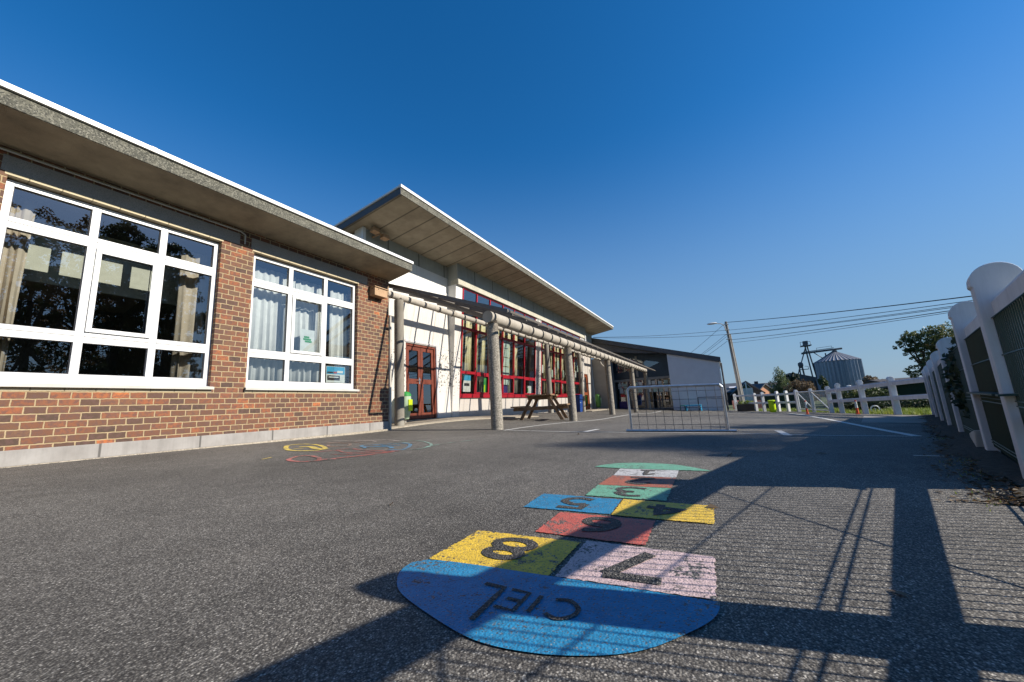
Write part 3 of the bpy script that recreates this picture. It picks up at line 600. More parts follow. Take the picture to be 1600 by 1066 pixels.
# ---------------------------------------------------------------- white hall
YW=7.34; LN=.083   # plane of glazing leans outwards
HX0,HX1=6.12,25.4
hall=thing('white_hall','tall white school hall with red framed windows and a deep concrete roof overhang','building',(HX0,YW,-.3))
def yi(z): return YW-LN*(z+.1)
b=B()
D1=(7.64,8.90); DT=1.95
b.box(HX0,D1[0],YW,YW+.25,-.4,4.75).box(D1[1],9.60,YW,YW+.25,-.4,4.75).box(D1[0],D1[1],YW,YW+.25,DT,4.75)
b.box(HX0,HX0+.25,YW+.25,16,-.4,4.6)
obj('wall',b,M['plaster'],hall)
b=B(); D2=(23.12,24.22); b.box(22.95,D2[0],YW,YW+.25,-.5,4.3).box(D2[1],HX1,YW,YW+.25,-.5,4.3).box(D2[0],D2[1],YW,YW+.25,1.9,4.3)
obj('wall',b,M['plaster2'],hall)
def slab_lean(b,x0,x1,z0,z1,d0,d1): # d0,d1 offsets from inclined plane (negative = out)
    return b.hexa([(x0,yi(z0)+d0,z0),(x1,yi(z0)+d0,z0),(x1,yi(z0)+d1,z0),(x0,yi(z0)+d1,z0)],[(x0,yi(z1)+d0,z1),(x1,yi(z1)+d0,z1),(x1,yi(z1)+d1,z1),(x0,yi(z1)+d1,z1)])
PIL=[(9.58,9.93),(15.72,16.32),(22.2,22.9)]
b=B()
for x0,x1 in PIL[:1]: b.hexa([(x0,YW-.01,-.35),(x1,YW-.01,-.35),(x1,YW+.3,-.35),(x0,YW+.3,-.35)],[(x0,yi(4.065),4.065),(x1,yi(4.065),4.065),(x1,YW+.3,4.065),(x0,YW+.3,4.065)])
obj('leaning_fin',b,M['plaster'],hall)
for x0,x1 in PIL[1:]:
    b=B(); slab_lean(b,x0,x1,-.4,4.2,-.02,.3); 
    for k in range(3): xx=x0+.1+k*.17; slab_lean(b,xx,xx+.05,.3,4.1,-.06,-.021)
    obj('pilaster',b,M['plaster'],hall)
# panels under the windows
b=B(); b.box(9.93,15.72,YW-.012,YW+.2,-.45,.42).box(16.32,22.2,YW-.012,YW+.2,-.45,.40); obj('lower_wall',b,M['plaster2'],hall)
# beam, grey band
obj('beam',B().box(9.58,22.9,6.90,7.2,4.06,4.235),M['beam'],hall,bevel=.006)
obj('grey_band',B().box(9.58,23.3,6.93,7.3,4.236,4.81).box(9.582,9.92,6.94,7.338,4.07,4.80),M['grey_panel'],hall)
obj('grey_band',B().box(HX0,9.579,YW-.012,YW-.001,4.32,4.76),M['grey_panel'],hall)
obj('grey_band',B().box(23.305,HX1+.3,YW-.1,YW+.2,4.0,4.75),M['grey_panel'],hall)
obj('end_post',B().box(22.9,23.0,6.86,6.99,3.3,4.25),M['white'],hall)
# roof
UE=5.75; UZ=4.95; US=.148
rf=obj('roof',B().prism([(UE,UZ),(YW+8,UZ-US*(YW+8-UE)),(YW+8,UZ-US*(YW+8-UE)+.15),(UE,UZ+.15)],'x',5.86,25.9),M['soffit2'],hall)
obj('fascia',B().box(5.85,25.91,UE-.02,UE-.001,UZ-.01,UZ+.155),M['fascia'],rf)
ef=B().hexa([(5.84,UE-.02,UZ-.01),(5.859,UE-.02,UZ-.01),(5.859,15.3,UZ-.01-US*9.55),(5.84,15.3,UZ-.01-US*9.55)],[(5.84,UE-.02,UZ+.155),(5.859,UE-.02,UZ+.155),(5.859,15.3,UZ+.155-US*9.55),(5.84,15.3,UZ+.155-US*9.55)])
obj('end_fascia',ef,M['greyclad'],rf)
obj('roof_edging',B().box(5.83,25.93,UE-.045,UE+.03,UZ+.156,UZ+.225).hexa([(5.82,UE+.031,UZ+.156),(5.87,UE+.031,UZ+.156),(5.87,15.3,UZ+.156-US*9.52),(5.82,15.3,UZ+.156-US*9.52)],[(5.82,UE+.031,UZ+.2),(5.87,UE+.031,UZ+.2),(5.87,15.3,UZ+.2-US*9.52),(5.82,15.3,UZ+.2-US*9.52)]),M['white'],rf)
obj('corner_post',B().box(6.10,6.19,YW-.08,YW-.013,3.9,4.70),M['white'],hall)
cm=thing('security_floodlight','rusty twin floodlight bracket under the hall soffit beside the white corner post','floodlight',(6.5,7.25,4.6))
obj('bracket',B().tube((6.45,7.33,4.56),(6.5,7.12,4.6),.02,8).tube((6.3,7.12,4.66),(6.72,7.12,4.6),.022,8),M['boxwood'],cm)
obj('lamp_head',B().hexa([(6.24,7.02,4.6),(6.44,7.02,4.6),(6.44,7.18,4.58),(6.24,7.18,4.58)],[(6.26,7.04,4.71),(6.42,7.04,4.71),(6.42,7.17,4.69),(6.26,7.17,4.69)]),M['boxwood'],cm); obj('lamp_head',B().hexa([(6.56,7.02,4.54),(6.76,7.02,4.54),(6.76,7.18,4.52),(6.56,7.18,4.52)],[(6.58,7.04,4.65),(6.74,7.04,4.65),(6.74,7.17,4.63),(6.58,7.17,4.63)]),M['boxwood'],cm)
# red windows
def redwin(x0,x1,mull,z0,z1,transom,top_bar,name='window'):
    b=B(); w=.062
    for x in [x0+.04]+mull+[x1-.04]: slab_lean(b,x-w/2,x+w/2,z0,z1,-.035,.03)
    xs_=[x0+.04]+mull+[x1-.04]
    for z,h in transom:
        for a,c in zip(xs_,xs_[1:]): slab_lean(b,a+w/2,c-w/2,z-h/2,z+h/2,-.032,.028)
    wn=obj(name,b,M['red'],hall)
    gb=B()
    for a,c in zip(xs_,xs_[1:]): gb.add([(a,yi(z0)+.0,z0),(c,yi(z0)+.0,z0),(c,yi(z1),z1),(a,yi(z1),z1)],[(0,1,2,3)])
    obj('pane',gb,M['glass_hall'],wn)
    return wn,xs_
m1=[10.80,11.68,12.66,13.60,14.56]; m2=[17.14,17.97,18.94,19.96,20.96]
T=[(.485,.13),(1.245,.085),(2.70,.085),(3.28,.07)]
for (x0,x1,mm) in ((9.93,15.72,m1),(16.32,22.2,m2)):
    wn,xs_=redwin(x0,x1,mm,.42,3.32,T,None)
    for a,c in list(zip(xs_,xs_[1:]))[1::2]: # sashes (thicker) in alternate lights
        sb=B()
        slab_lean(sb,a+.032,a+.072,.555,1.20,-.05,-.036); slab_lean(sb,c-.072,c-.032,.555,1.20,-.05,-.036); slab_lean(sb,a+.072,c-.072,.555,.60,-.049,-.037); slab_lean(sb,a+.072,c-.072,1.155,1.20,-.049,-.037)
        obj('opening_sash',sb,M['red'],wn)
    cb=B()
    for x in [x0+.04]+mm+[x1-.04]: slab_lean(cb,x-.03,x+.03,3.42,4.055,-.02,.03)
    for z in (3.40,4.03): slab_lean(cb,x0+.07,x1-.07,z-.02,z+.02,-.018,.028)
    cl=obj('clerestory_window',cb,M['red'],hall)
    obj('pane',B().add([(x0,yi(3.4)+.005,3.4),(x1,yi(3.4)+.005,3.4),(x1,yi(4.06)+.005,4.06),(x0,yi(4.06)+.005,4.06)],[(0,1,2,3)]),M['glass2'],cl)
# doors
def door(x0,x1,z0,z1,leaves,mat,rails,name='double_door',lab=None):
    y=YW+.06; b=B()
    b.box(x0-.05,x0,y-.05,y+.08,z0,z1+.05).box(x1,x1+.05,y-.05,y+.08,z0,z1+.05).box(x0,x1,y-.05,y+.08,z1,z1+.05)
    fr=obj('door_frame',b,mat,hall); 
    w=(x1-x0)/leaves
    for k in range(leaves):
        a=x0+k*w+.004; c=x0+(k+1)*w-.004; db=B(); s=.10 if leaves>1 else .16
        db.box(a,a+s,y-.02,y+.03,z0+.01,z1-.004).box(c-s,c,y-.02,y+.03,z0+.01,z1-.004)
        zs_=[(z0+.01,z0+.17)]+rails+[(z1-.12,z1-.004)]
        for p_,q_ in zs_: db.box(a+s,c-s,y-.018,y+.028,p_,q_)
        d=obj('door',db,mat,hall,bevel=.004)
        gb=B()
        for (p_,q_),(r_,s_) in zip(zs_,zs_[1:]): gb.add([(a+s,y+.005,q_),(c-s,y+.005,q_),(c-s,y+.005,r_),(a+s,y+.005,r_)],[(0,1,2,3)])
        obj('pane',gb,M['glass'],d)
        if k==0: obj('door_handle',B().tube((c-.05,y-.02,.93),(c-.05,y-.07,.93),.012,8).tube((c-.05,y-.07,.93),(c-.16,y-.07,.92),.011,8).box(c-.07,c-.03,y-.026,y-.0205,.82,1.0),M['galv'],d)
    return fr
door(7.70,8.84,-.155,1.88,2,M['door'],[(.82,.96)])
door(23.2,24.15,-.31,1.82,1,M['door2'],[(.55,.72)])
obj('door_step',B().box(7.55,8.98,YW-.10,YW+.24,-.30,-.16),M['apron'],hall,bevel=.008)
obj('grey_door_trim',B().box(8.905,8.97,YW-.02,YW-.001,-.15,1.97).box(7.6,8.97,YW-.02,YW-.001,1.971,2.02),M['greyclad2'],hall)
kp=thing('intercom','small dark intercom panel on the white wall right of the double door','intercom',(9.1,YW,1.35))
obj('casing',B().box(9.07,9.14,YW-.03,YW-.001,1.28,1.47),M['alu'],kp,bevel=.004); obj('button_strip',B().box(9.09,9.12,YW-.034,YW-.0305,1.30,1.45),M['pblack'],kp)
# inside of the hall
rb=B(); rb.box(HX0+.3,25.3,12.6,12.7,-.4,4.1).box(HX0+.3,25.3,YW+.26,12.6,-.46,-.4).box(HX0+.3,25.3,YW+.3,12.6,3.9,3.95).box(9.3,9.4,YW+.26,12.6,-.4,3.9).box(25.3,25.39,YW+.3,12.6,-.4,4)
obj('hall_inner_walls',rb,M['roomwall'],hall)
k=0
spots=[(9.98,10.25),(10.36,10.72),(10.95,11.15),(11.28,11.6),(11.9,12.2),(12.25,12.6),(12.8,13.05),(13.3,13.52),(13.68,14.1),(16.4,16.66),(16.85,17.1),(17.2,17.5),(17.75,17.98),(18.2,18.5),(18.7,18.98),(19.3,19.6),(20.1,20.5),(21.1,21.5)]
nm=['first','second','third','fourth','fifth','sixth','seventh','eighth','ninth']
for i,(a,c) in enumerate(spots):
    w1=i<9; q=nm[i if w1 else i-9]
    curtain('curtain','yellow green curtain, %s strip from the left in the %s red window'%(q,'near' if w1 else 'far'),a,c,YW+.10,.62,3.2,M['curt_yel'],3,.025,'yellow green curtains of the hall',LN)
def lp(lab,x0,x1,z0,z1,layers,cat='poster'): return poster('poster',lab,x0,x1,YW-.008+.02,z0,z1,layers,cat,LN)
lp('blue and white poster in the lower corner of the near red window',10.18,10.60,.62,1.16,[M['paper'],(M['pblue'],.0,1.,.68,1.,PN),(M['pblack'],.12,.85,.35,.52,PN)])
lp('green and yellow poster beside the front pillar in the near red window',11.42,11.62,.60,1.15,[M['pgreen'],(M['yelbin'],.1,.45,.05,.5,PN)])
for r_ in range(5):
    for c_ in range(2):
        tag(lp('x',12.72+.30*c_,12.98+.30*c_,.92+.36*r_,1.25+.36*r_,[M['paper_green']]),'pale green sheet, %s from bottom, %s column, near red window'%(nm[r_],['left','right'][c_]),'paper sheet','pale green sheets taped to the near red window')
lp('purple sheet under the pale green papers',12.82,13.2,.60,.88,[M['purple']])
lp('white and green card low in the last light of the near red window',14.95,15.35,.60,.92,[M['paper'],(M['pgreen'],.0,.3,.1,.7,PN)])
rs=random.Random(4)
for i in range(14):
    xx=16.5+.4*i; zz=[1.55,1.9,.75,1.4][i%4]+.1*rs.random()
    if min(abs(xx+.1-q) for q in m2)<.16: xx+=.2
    tag(lp('x',xx,xx+.2,zz,zz+.38,[M['paper_green' if i%2 else 'paper']]),'small paper drawing stuck to the glass of the far red window','paper sheet','paper drawings stuck to the far red window')
# grey return wall at the end of the hall
rw=thing('grey_return_wall','plain grey rendered wall projecting at the far end of the hall','wall',(25.5,6.6,-.5))
b=B(); pr=[(25.41,7.339),(25.41,6.35)]+[(25.66-.25*math.cos(R(a)),6.35-.25*math.sin(R(a))) for a in range(0,91,15)]+[(26.2,6.1),(26.2,7.339)]
b.prism(pr,'z',-.6,3.0); obj('rendered_wall',b,M['greywall'],rw,smooth=True)
# ---------------------------------------------------------------- canopy
cp=thing('canopy','long lean-to canopy of clear corrugated sheets on round concrete pillars','canopy',(6.4,5.3,-.35))
CX0,CX1=6.15,25.5
def cz(y): return 1.83+.3765*(y-3.27)
def bar(b,x,y0,y1,w,h,dz): return b.hexa([(x,y0,cz(y0)+dz-h),(x+w,y0,cz(y0)+dz-h),(x+w,y1,cz(y1)+dz-h),(x,y1,cz(y1)+dz-h)],[(x,y0,cz(y0)+dz),(x+w,y0,cz(y0)+dz),(x+w,y1,cz(y1)+dz),(x,y1,cz(y1)+dz)])
FY,FZ,FR=3.87,1.845,.122; BY,BZ,BR=6.68,2.885,.08
ft=obj('front_tube',B().tube((6.33,FY,FZ),(25.6,FY,FZ+.03),FR,28),M['tube'],cp,smooth=True)
bt=obj('back_tube',B().tube((5.95,BY,BZ),(25.3,BY,BZ+.03),BR,20),M['tube'],cp,smooth=True)
s1=B();s2=B()
k=0; x=6.46
while x<25.3:
    s1.tube((x-.012,FY,FZ),(x+.012,FY,FZ),FR+.008,24); s2.tube((x-.012,BY,BZ),(x+.012,BY,BZ),BR+.008,18); x+=.606
obj('straps',s1,M['strap'],ft,smooth=True); obj('straps',s2,M['strap'],bt,smooth=True)
x=6.44; k=0
while x<25.3:
    obj('rafter',bar(B(),x,3.36,YW-.12,.042,.05,-.012),M['rafter'],cp); x+=.606; k+=1
obj('purlin',B().box(CX0+.02,CX1,5.2,5.25,cz(5.2)-.012-.04,cz(5.2)-.013),M['rafter'],cp)
obj('edge_trim',bar(B(),CX0-.02,3.3,YW-.1,.05,.075,.02),M['rafter'],cp)
# corrugated sheets, each lapped over the next
def sheet(x0,x1,dz):
    b=B(); n=int((x1-x0)/.03); vs=[]
    for i in range(n+1):
        x=x0+(x1-x0)*i/n; w=.008*math.sin(x*2*math.pi/.09)
        for y in (3.27,YW-.06): vs.append((x,y,cz(y)+.012+w+dz))
    return b.add(vs,[(2*i,2*i+1,2*i+3,2*i+2) for i in range(n)])
x=CX0; k=0
while x<CX1-.1:
    obj('roof_sheet',sheet(x,min(x+1.0,CX1),.006*(k%2)),M['sheet'],cp); x+=.96; k+=1
obj('gutter_rail',B().box(CX0,CX1,3.248,3.266,cz(3.26)-.045,cz(3.26)+.004),M['strap'],cp)
for x in (6.5,10.93,15.69,20.72,25.2):
    gz=g(x,FY); p=obj('pillar',B().tube((x,FY,gz-.05),(x,FY,FZ-.13),.118,28),M['pillar'],cp,smooth=True)
    obj('saddle',B().tube((x,FY,FZ-.135),(x,FY,FZ-.06),.085,20,.11),M['strap'],p,smooth=True)
for x in (6.73,11.35,16.0,20.7):
    gz=g(x,BY); p=obj('pillar',B().tube((x,BY,gz-.05),(x,BY,BZ-.085),.115,26),M['pillar2'],cp,smooth=True)
    obj('saddle',B().tube((x,BY,BZ-.09),(x,BY,BZ-.03),.06,18,.08),M['strap'],p,smooth=True)
dp=obj('downpipe',B().path([(24.9,6.6,2.7),(24.95,6.55,2.55),(25.2,6.4,2.3),(25.33,6.33,2.1),(25.34,6.33,-.4)],.045,10),M['tube'],cp,smooth=True)
# litter bins
def oval_bin(lab,x,y,z,h,w,face,panel,lid=None):
    t=thing('litter_bin',lab,'bin',(x,y,z))
    pr=[(w*.42,0),(w*.58,h*.12),(w*.74,h*.35),(w*.8,h*.6),(w*.74,h*.85)]
    obj('bin_body',B().lathe((x,y,z+.12),pr,20,.62,.55),face,t,smooth=True)
    obj('bin_lid',B().lathe((x,y,z+.12+h*.85),[(w*.78,0),(w*.76,h*.06),(w*.5,h*.15),(w*.1,h*.18)],20,.62,.55),lid or M['pgreen'],t,smooth=True)
    obj('bin_panel',B().box(x-w*.16,x+w*.30,y-w*.47,y-w*.44,z+.12+h*.3,z+.12+h*.72),panel,t)
    obj('bin_post',B().tube((x,y+.03,z-.02),(x,y+.03,z+.2),.03,10),M['alu'],t); return t
oval_bin('green and white oval litter bin beside the brown double door',7.33,7.05,g(7.33,7.05)-.0,.68,.30,M['greenwhite'],M['yelbin'])
oval_bin('green oval litter bin at the far end in front of the grey wall',24.75,6.95,g(24.75,6.95),.85,.42,M['greenbin'],M['greenwhite'],M['greenbin'])
t=thing('wheelie_bin','dark blue bin standing between the far canopy pillars','bin',(18.3,6.2,g(18.3,6.2)))
z=g(18.3,6.2); obj('bin_body',B().hexa([(18.12,6.02,z),(18.48,6.02,z),(18.48,6.4,z),(18.12,6.4,z)],[(18.07,5.97,z+.78),(18.53,5.97,z+.78),(18.53,6.45,z+.78),(18.07,6.45,z+.78)]),M['bluebin'],t,bevel=.01)
obj('bin_lid',B().hexa([(18.05,5.95,z+.781),(18.55,5.95,z+.781),(18.55,6.47,z+.781),(18.05,6.47,z+.781)],[(18.08,5.98,z+.85),(18.52,5.98,z+.85),(18.52,6.42,z+.87),(18.08,6.42,z+.87)]),M['bluebin'],t,bevel=.01); obj('bin_label',B().box(18.13,18.25,5.99,5.996,z+.45,z+.52),M['paper'],t)
def leafcloud(c,rx,ry,rz,n,size,seed=1,fill=1):
    rs=random.Random(seed); b=B()
    for i in range(n):
        while 1:
            u,v_,w=rs.uniform(-1,1),rs.uniform(-1,1),rs.uniform(-1,1)
            q=u*u+v_*v_+w*w
            if q<1 and q>rs.random()**2*.6: break
        cx,cy,cz_=c[0]+u*rx,c[1]+v_*ry,c[2]+w*rz
        a=Vector((rs.gauss(0,1),rs.gauss(0,1),rs.gauss(0,1))).normalized(); bb_=a.orthogonal().normalized(); s=size*rs.uniform(.6,1.3)
        P0=Vector((cx,cy,cz_)); b.add([tuple(P0-a*s),tuple(P0+bb_*s*.5),tuple(P0+a*s),tuple(P0-bb_*s*.5)],[(0,1,2,3)])
    return b
# ---------------------------------------------------------------- picnic table
px,py=10.58,4.66; pz=g(px,py); ang=R(14)  # long axis direction
ca,sa_=math.cos(ang),math.sin(ang)
def pxf(u,v,w): return (px+ca*u-sa_*v,py+sa_*u+ca*v,pz+.01+w)
pt=thing('picnic_table','weathered wooden picnic table with attached benches under the canopy','picnic table',(px,py,pz))
for i in range(5): obj('tabletop_plank',B(pxf).box(-.80,.86,-.37+.15*i,-.37+.15*i+.132,.70,.74),M['wood'],pt,bevel=.003)
for s in(-1,1):
    for j in(0,1): y0=s*.68+(j*.135-.125); obj('bench_plank',B(pxf).box(-.80,.86,y0,y0+.12,.40,.44),M['wood'],pt,bevel=.003)
for u in(-.50,.55):
    obj('table_bearer',B(pxf).box(u-.025,u+.025,-.36,.36,.61,.699),M['wood'],pt); obj('bench_bearer',B(pxf).box(u-.025,u+.025,-.80,.80,.30,.399),M['wood'],pt)
    for s in(-1,1):
        uu=u+.0255*1.0 if s>0 else u-.0755
        obj('leg',B(pxf).hexa([(uu,s*.62-.05,0),(uu+.05,s*.62-.05,0),(uu+.05,s*.62+.05,0),(uu,s*.62+.05,0)],[(uu,s*.24-.05,.699),(uu+.05,s*.24-.05,.699),(uu+.05,s*.24+.05,.699),(uu,s*.24+.05,.699)]),M['wood'],pt)
# ---------------------------------------------------------------- goal
A=Vector((6.17,1.25)); C_=Vector((6.38,-.07)); d=(C_-A); Lg=d.length; d.normalize(); nrm=Vector((-d.y,d.x))
if nrm.x<0: nrm=-nrm
gl_z=(g(*A)+g(*C_))/2
def gxf(u,v,w): return (A.x+d.x*u+nrm.x*v,A.y+d.y*u+nrm.y*v,g(A.x+d.x*u,A.y+d.y*u)+w)
goal=thing('football_goal','small folding steel goal with wire mesh standing on the white end line','goal',(A.x,A.y,gl_z))
def portal(v0,lean,h,name):
    r=.0165; o=obj(name,B(gxf).path([(0,v0,.02),(.0,v0+lean,h-.04),(.035,v0+lean,h),(Lg-.035,v0+lean,h),(Lg,v0+lean,h-.04),(Lg,v0,.02)],r,10),M['galv'],goal,smooth=True); return o
portal(0,.0,.685,'front_frame')
portal(.10,-.05,.675,'back_frame')
obj('ground_bar',B(gxf).tube((-.08,0,.018),(Lg+.1,0,.018),.018,10).tube((0,.0,.018),(0,.11,.018),.014,8).tube((Lg,0,.018),(Lg,.11,.018),.014,8),M['galv'],goal,smooth=True)
mb=B(gxf)
for i in range(1,11): u=Lg*i/10.8; mb.tube((u,.02,.02),(u,.02,.68),.0035,5)
for j in range(1,6): mb.tube((0,.022,.125*j-.02),(Lg,.022,.125*j-.02),.0035,5)
obj('wire_mesh',mb,M['wire'],goal)
# ---------------------------------------------------------------- near fence
th=math.atan2(-.316,1); fc,fs_=math.cos(th),math.sin(th); fn=Vector((-fs_,fc)) # fn points to yard
F0=Vector((3.0,-1.307))
def fz(s): x,y=F0.x+fc*s,F0.y+fs_*s; return g(x,y)
def fxf(s,t,w): return (F0.x+fc*s-fn.x*t,F0.y+fs_*s-fn.y*t,w) # t positive = away from yard
fence=thing('concrete_fence','white concrete post and rail fence with dark green mesh along the right side','fence',(3.0,-1.307,-.55))
posts=[-6.99,-5.25,-3.52,-1.80,-.055,1.24,3.30,4.95,6.56,8.3,9.66]
PH=1.125
def post_mesh(xf,s,z,h,w=.11,d=.165,t0=.083):
    b=B(xf); k=h-.105; r=d/2
    prof=[(t0-r,z-.05),(t0+r,z-.05),(t0+r,z+k-.012),(t0+r+.010,z+k)]+[(t0+(r+.01)*math.cos(R(a)),z+k+.012+.093*math.sin(R(a))) for a in range(8,173,12)]+[(t0-r-.010,z+k),(t0-r,z+k-.012)]
    return b.prism(prof,'x',s-w/2,s+w/2)
for s in posts[:]:
    obj('post',post_mesh(fxf,s,fz(s),1.085 if s<-.5 else (PH if s<2 else 1.07)),M['fencewhite'],fence,bevel=.006)
def rail(xf,s0,z0,s1,z1,h0,h1,y0=.046,y1=.138,b=None):
    b=b or B(xf); hm=h0+(h1-h0)*.72; q=(y1-y0)*.22 if h1-h0<.3 else 0
    a=[(y0,h0),(y1,h0),(y1,hm),(y1-q,h1),(y0+q,h1),(y0,hm)]
    vs=[(s0,y,z0+h) for y,h in a]+[(s1,y,z1+h) for y,h in a]
    return b.add(vs,[(5,4,3,2,1,0),(6,7,8,9,10,11)]+[(i,(i+1)%6,6+(i+1)%6,6+i) for i in range(6)])
for i,(a,c) in enumerate(zip(posts,posts[1:])):
    za,zc=fz(a),fz(c); near=(a<2)
    if not 1<a<2: obj('top_rail',rail(fxf,a+.053,za,c-.053,zc,.835,.945),M['fencewhite'],fence,bevel=.008)
    if not 1<a<2: obj('lower_rail',rail(fxf,a+.053,za,c-.053,zc,.285,.345,.05,.10),M['green_mesh'] if -2<a<1 else M['fencewhite'],fence,bevel=.008)
    wm=B(fxf); n=max(2,int((c-a-.1)/.046))
    if a<2:
        for k in range(n+1):
            s_=a+.06+(c-a-.12)*k/n; zz=fz(s_); wm.tube((s_,.040,zz+.05),(s_,.040,zz+.842),.0031,5)
        for zz in (.08,.10,.38,.405,.64,.835): wm.tube((a+.03,.034,za+zz),(c-.03,.034,zc+zz),.0034,5)
        wm.tube((a+.1,.16,za+.1),(c-.15,.17,zc+.9),.004,5)
        obj('wire_mesh',wm,M['green_mesh'],fence)
    if a>-.5:
        top=.40 if a<1 else .84
        obj('windbreak',rail(fxf,a+.04,za,c-.04,zc,-.02,top,.062 if a<1 else .036,.069 if a<1 else .043),M['green_sheet'],fence)
    if a>-.5 and a<1:
        obj('windbreak',rail(fxf,a+.04,za,c-.04,zc,.40,.90,.19,.197),M['green_sheet'],fence)
    if a>-2 and a<1:
        e_=c if a>-1 else c; b_=a if a>-1 else c-.20
        a,c=b_,e_; za=fz(a); 
        obj('green_ledge',B(fxf).hexa([(a+.056,-.025,za+.435),(c-.056,-.025,zc+.435),(c-.056,.10,zc+.435),(a+.056,.10,za+.435)],[(a+.056,-.025,za+.445),(c-.056,-.025,zc+.445),(c-.056,.10,zc+.445),(a+.056,.10,za+.445)]),M['green_mesh'],fence)
# the broken post leaning in the third bay
zz=fz(2.2)
for k,(s0,s1) in enumerate(((1.75,1.52),(2.55,2.35))):
    obj('broken_post',B(fxf).hexa([(s0,.09,zz),(s0+.07,.09,zz),(s0+.07,.16,zz),(s0,.16,zz)],[(s1,.10,zz+.84),(s1+.06,.10,zz+.84),(s1+.06,.16,zz+.82),(s1,.16,zz+.82)]),M['tube'],fence,bevel=.01)
obj('fallen_rail',B(fxf).hexa([(1.45,-.03,zz+.0),(2.5,.02,zz+.0),(2.5,.08,zz+.0),(1.45,.04,zz+.0)],[(1.45,-.02,zz+.16),(2.5,.02,zz+.05),(2.5,.07,zz+.05),(1.45,.03,zz+.16)]),M['tube'],fence,bevel=.01)
obj('torn_vine',leafcloud((F0.x+fc*2.2-fn.x*.12,F0.y+fs_*2.2-fn.y*.12,zz+.55),.45,.12,.42,900,.035,77),M['leaf_dark'],fence)
# ---------------------------------------------------------------- far fence row
far=thing('concrete_fence','low white concrete post and rail fence closing the far side of the yard','fence',(15.3,-3.87,-.8))
FP=[(13.67,-4.085,1.0),(15.34,-3.87,1.03),(17.36,-3.76,1.05),(18.65,-3.73,1.0)]
FP2=[(21.81,-3.19,1.0),(22.63,-2.91,1.0),(23.05,-2.58,1.0),(23.67,-2.02,1.0),(24.40,-1.73,.96),(25.9,-.85,.96)]
END=(F0.x+fc*9.66+fs_*.08,F0.y+fs_*9.66-fc*.08)
def seg_post(p,q,h,par):
    dd=Vector((q[0]-p[0],q[1]-p[1])).normalized(); z=g(p[0],p[1])
    xf=lambda s,t,w:(p[0]+dd.x*s+dd.y*t,p[1]+dd.y*s-dd.x*t,w)
    obj('post',post_mesh(xf,0,z,h,.10,.13,.0),M['fencewhite'],par,bevel=.006)
def seg_rail(p,q,h0,h1,par,name):
    dd=Vector((q[0]-p[0],q[1]-p[1])); L=dd.length; dd.normalize()
    xf=lambda s,t,w:(p[0]+dd.x*s+dd.y*t,p[1]+dd.y*s-dd.x*t,w)
    obj(name,rail(xf,.075,g(p[0],p[1]),L-.075,g(q[0],q[1]),h0,h1,-.05,.05),M['fencewhite'],par)
for i,p in enumerate(FP): seg_post(p,FP[i+1] if i<3 else (20,-3.5),p[2],far)
for p,q in zip([END]+FP,FP): seg_rail(p,q,.76,.88,far,'top_rail'); seg_rail(p,q,.38,.49,far,'lower_rail')
far2=thing('concrete_fence','low white concrete fence section left of the wire gate behind the yellow bin','fence',(23.5,-2.2,-.9))
for i,p in enumerate(FP2): seg_post(p,FP2[i+1] if i<5 else (28,0),p[2],far2)
for p,q in zip(FP2,FP2[1:]): seg_rail(p,q,.78,.88,far2,'top_rail'); seg_rail(p,q,.38,.48,far2,'lower_rail')
# gate between D and E
gate=thing('wire_gate','double wire mesh gate with white diagonal braces in the far fence','gate',(20.2,-3.45,-.9))
p=Vector((18.65,-3.73)); q=Vector((21.81,-3.19)); dd=(q-p).normalized(); Lt=(q-p).length
gxf2=lambda s,t,w:(p.x+dd.x*s-dd.y*t,p.y+dd.y*s+dd.x*t,-.89+w)
for a,c,flip in ((.12,Lt/2-.02,0),(Lt/2+.02,Lt-.12,1)):
    fr=obj('gate_leaf',B(gxf2).path([(a,0,.1),(a,0,.86),(c,0,.86),(c,0,.1),(a,0,.1)],.025,8),M['white'],gate)
    obj('brace',B(gxf2).tube((a,-.01,.12),(c,-.01,.84),.022,8) if not flip else B(gxf2).tube((a,-.01,.12),(c,-.01,.84),.022,8),M['white'],fr)
    wb=B(gxf2); n=int((c-a)/.06)
    for k in range(1,n): s=a+(c-a)*k/n; wb.tube((s,.01,.1),(s,.01,.86),.003,4)
    for k in range(1,12): wb.tube((a,.012,.1+.063*k),(c,.012,.1+.063*k),.003,4)
    obj('wire_mesh',wb,M['galv'],fr)
obj('centre_post',B(gxf2).box(Lt/2-.05,Lt/2+.05,-.06,.05,0,.98),M['white'],gate,bevel=.01)
# cones, bin, planter, little table, handrail
def cone(lab,x,y,h=.42):
    z=g(x,y); t=thing('traffic_cone',lab,'cone',(x,y,z))
    obj('cone_base',B().box(x-.055,x+.055,y-.055,y+.055,z,z+.02),M['orange'],t,bevel=.01)
    obj('cone_body',B().lathe((x,y,z+.025),[(.036,0),(.022,h)],16),M['orange'],t,smooth=True)
    obj('cone_band',B().lathe((x,y,z+.025),[(.0335,h*.42),(.026,h*.9)],16),M['paper'],t,smooth=True)
cone('orange cone in front of the wire gate',17.55,-2.8,.48); cone('orange cone leaning space beside a white post of the far fence',15.25,-3.66,.40)
x,y=22.35,-2.25; z=g(x,y); t=thing('yellow_bin','fluorescent yellow sack bin against the white far fence','bin',(x,y,z))
obj('bin_body',B().lathe((x,y,z),[(.12,0),(.135,.06),(.14,.35),(.155,.50),(.12,.54)],18),M['yelbin'],t,smooth=True); obj('bin_rim',B().lathe((x,y,z+.52),[(.16,0),(.165,.04),(.1,.06)],18),M['yelbin'],t,smooth=True); obj('bin_knob',B().blob((x-.13,y-.1,z+.46),.04,.04,.04,6),M['pblack'],t)
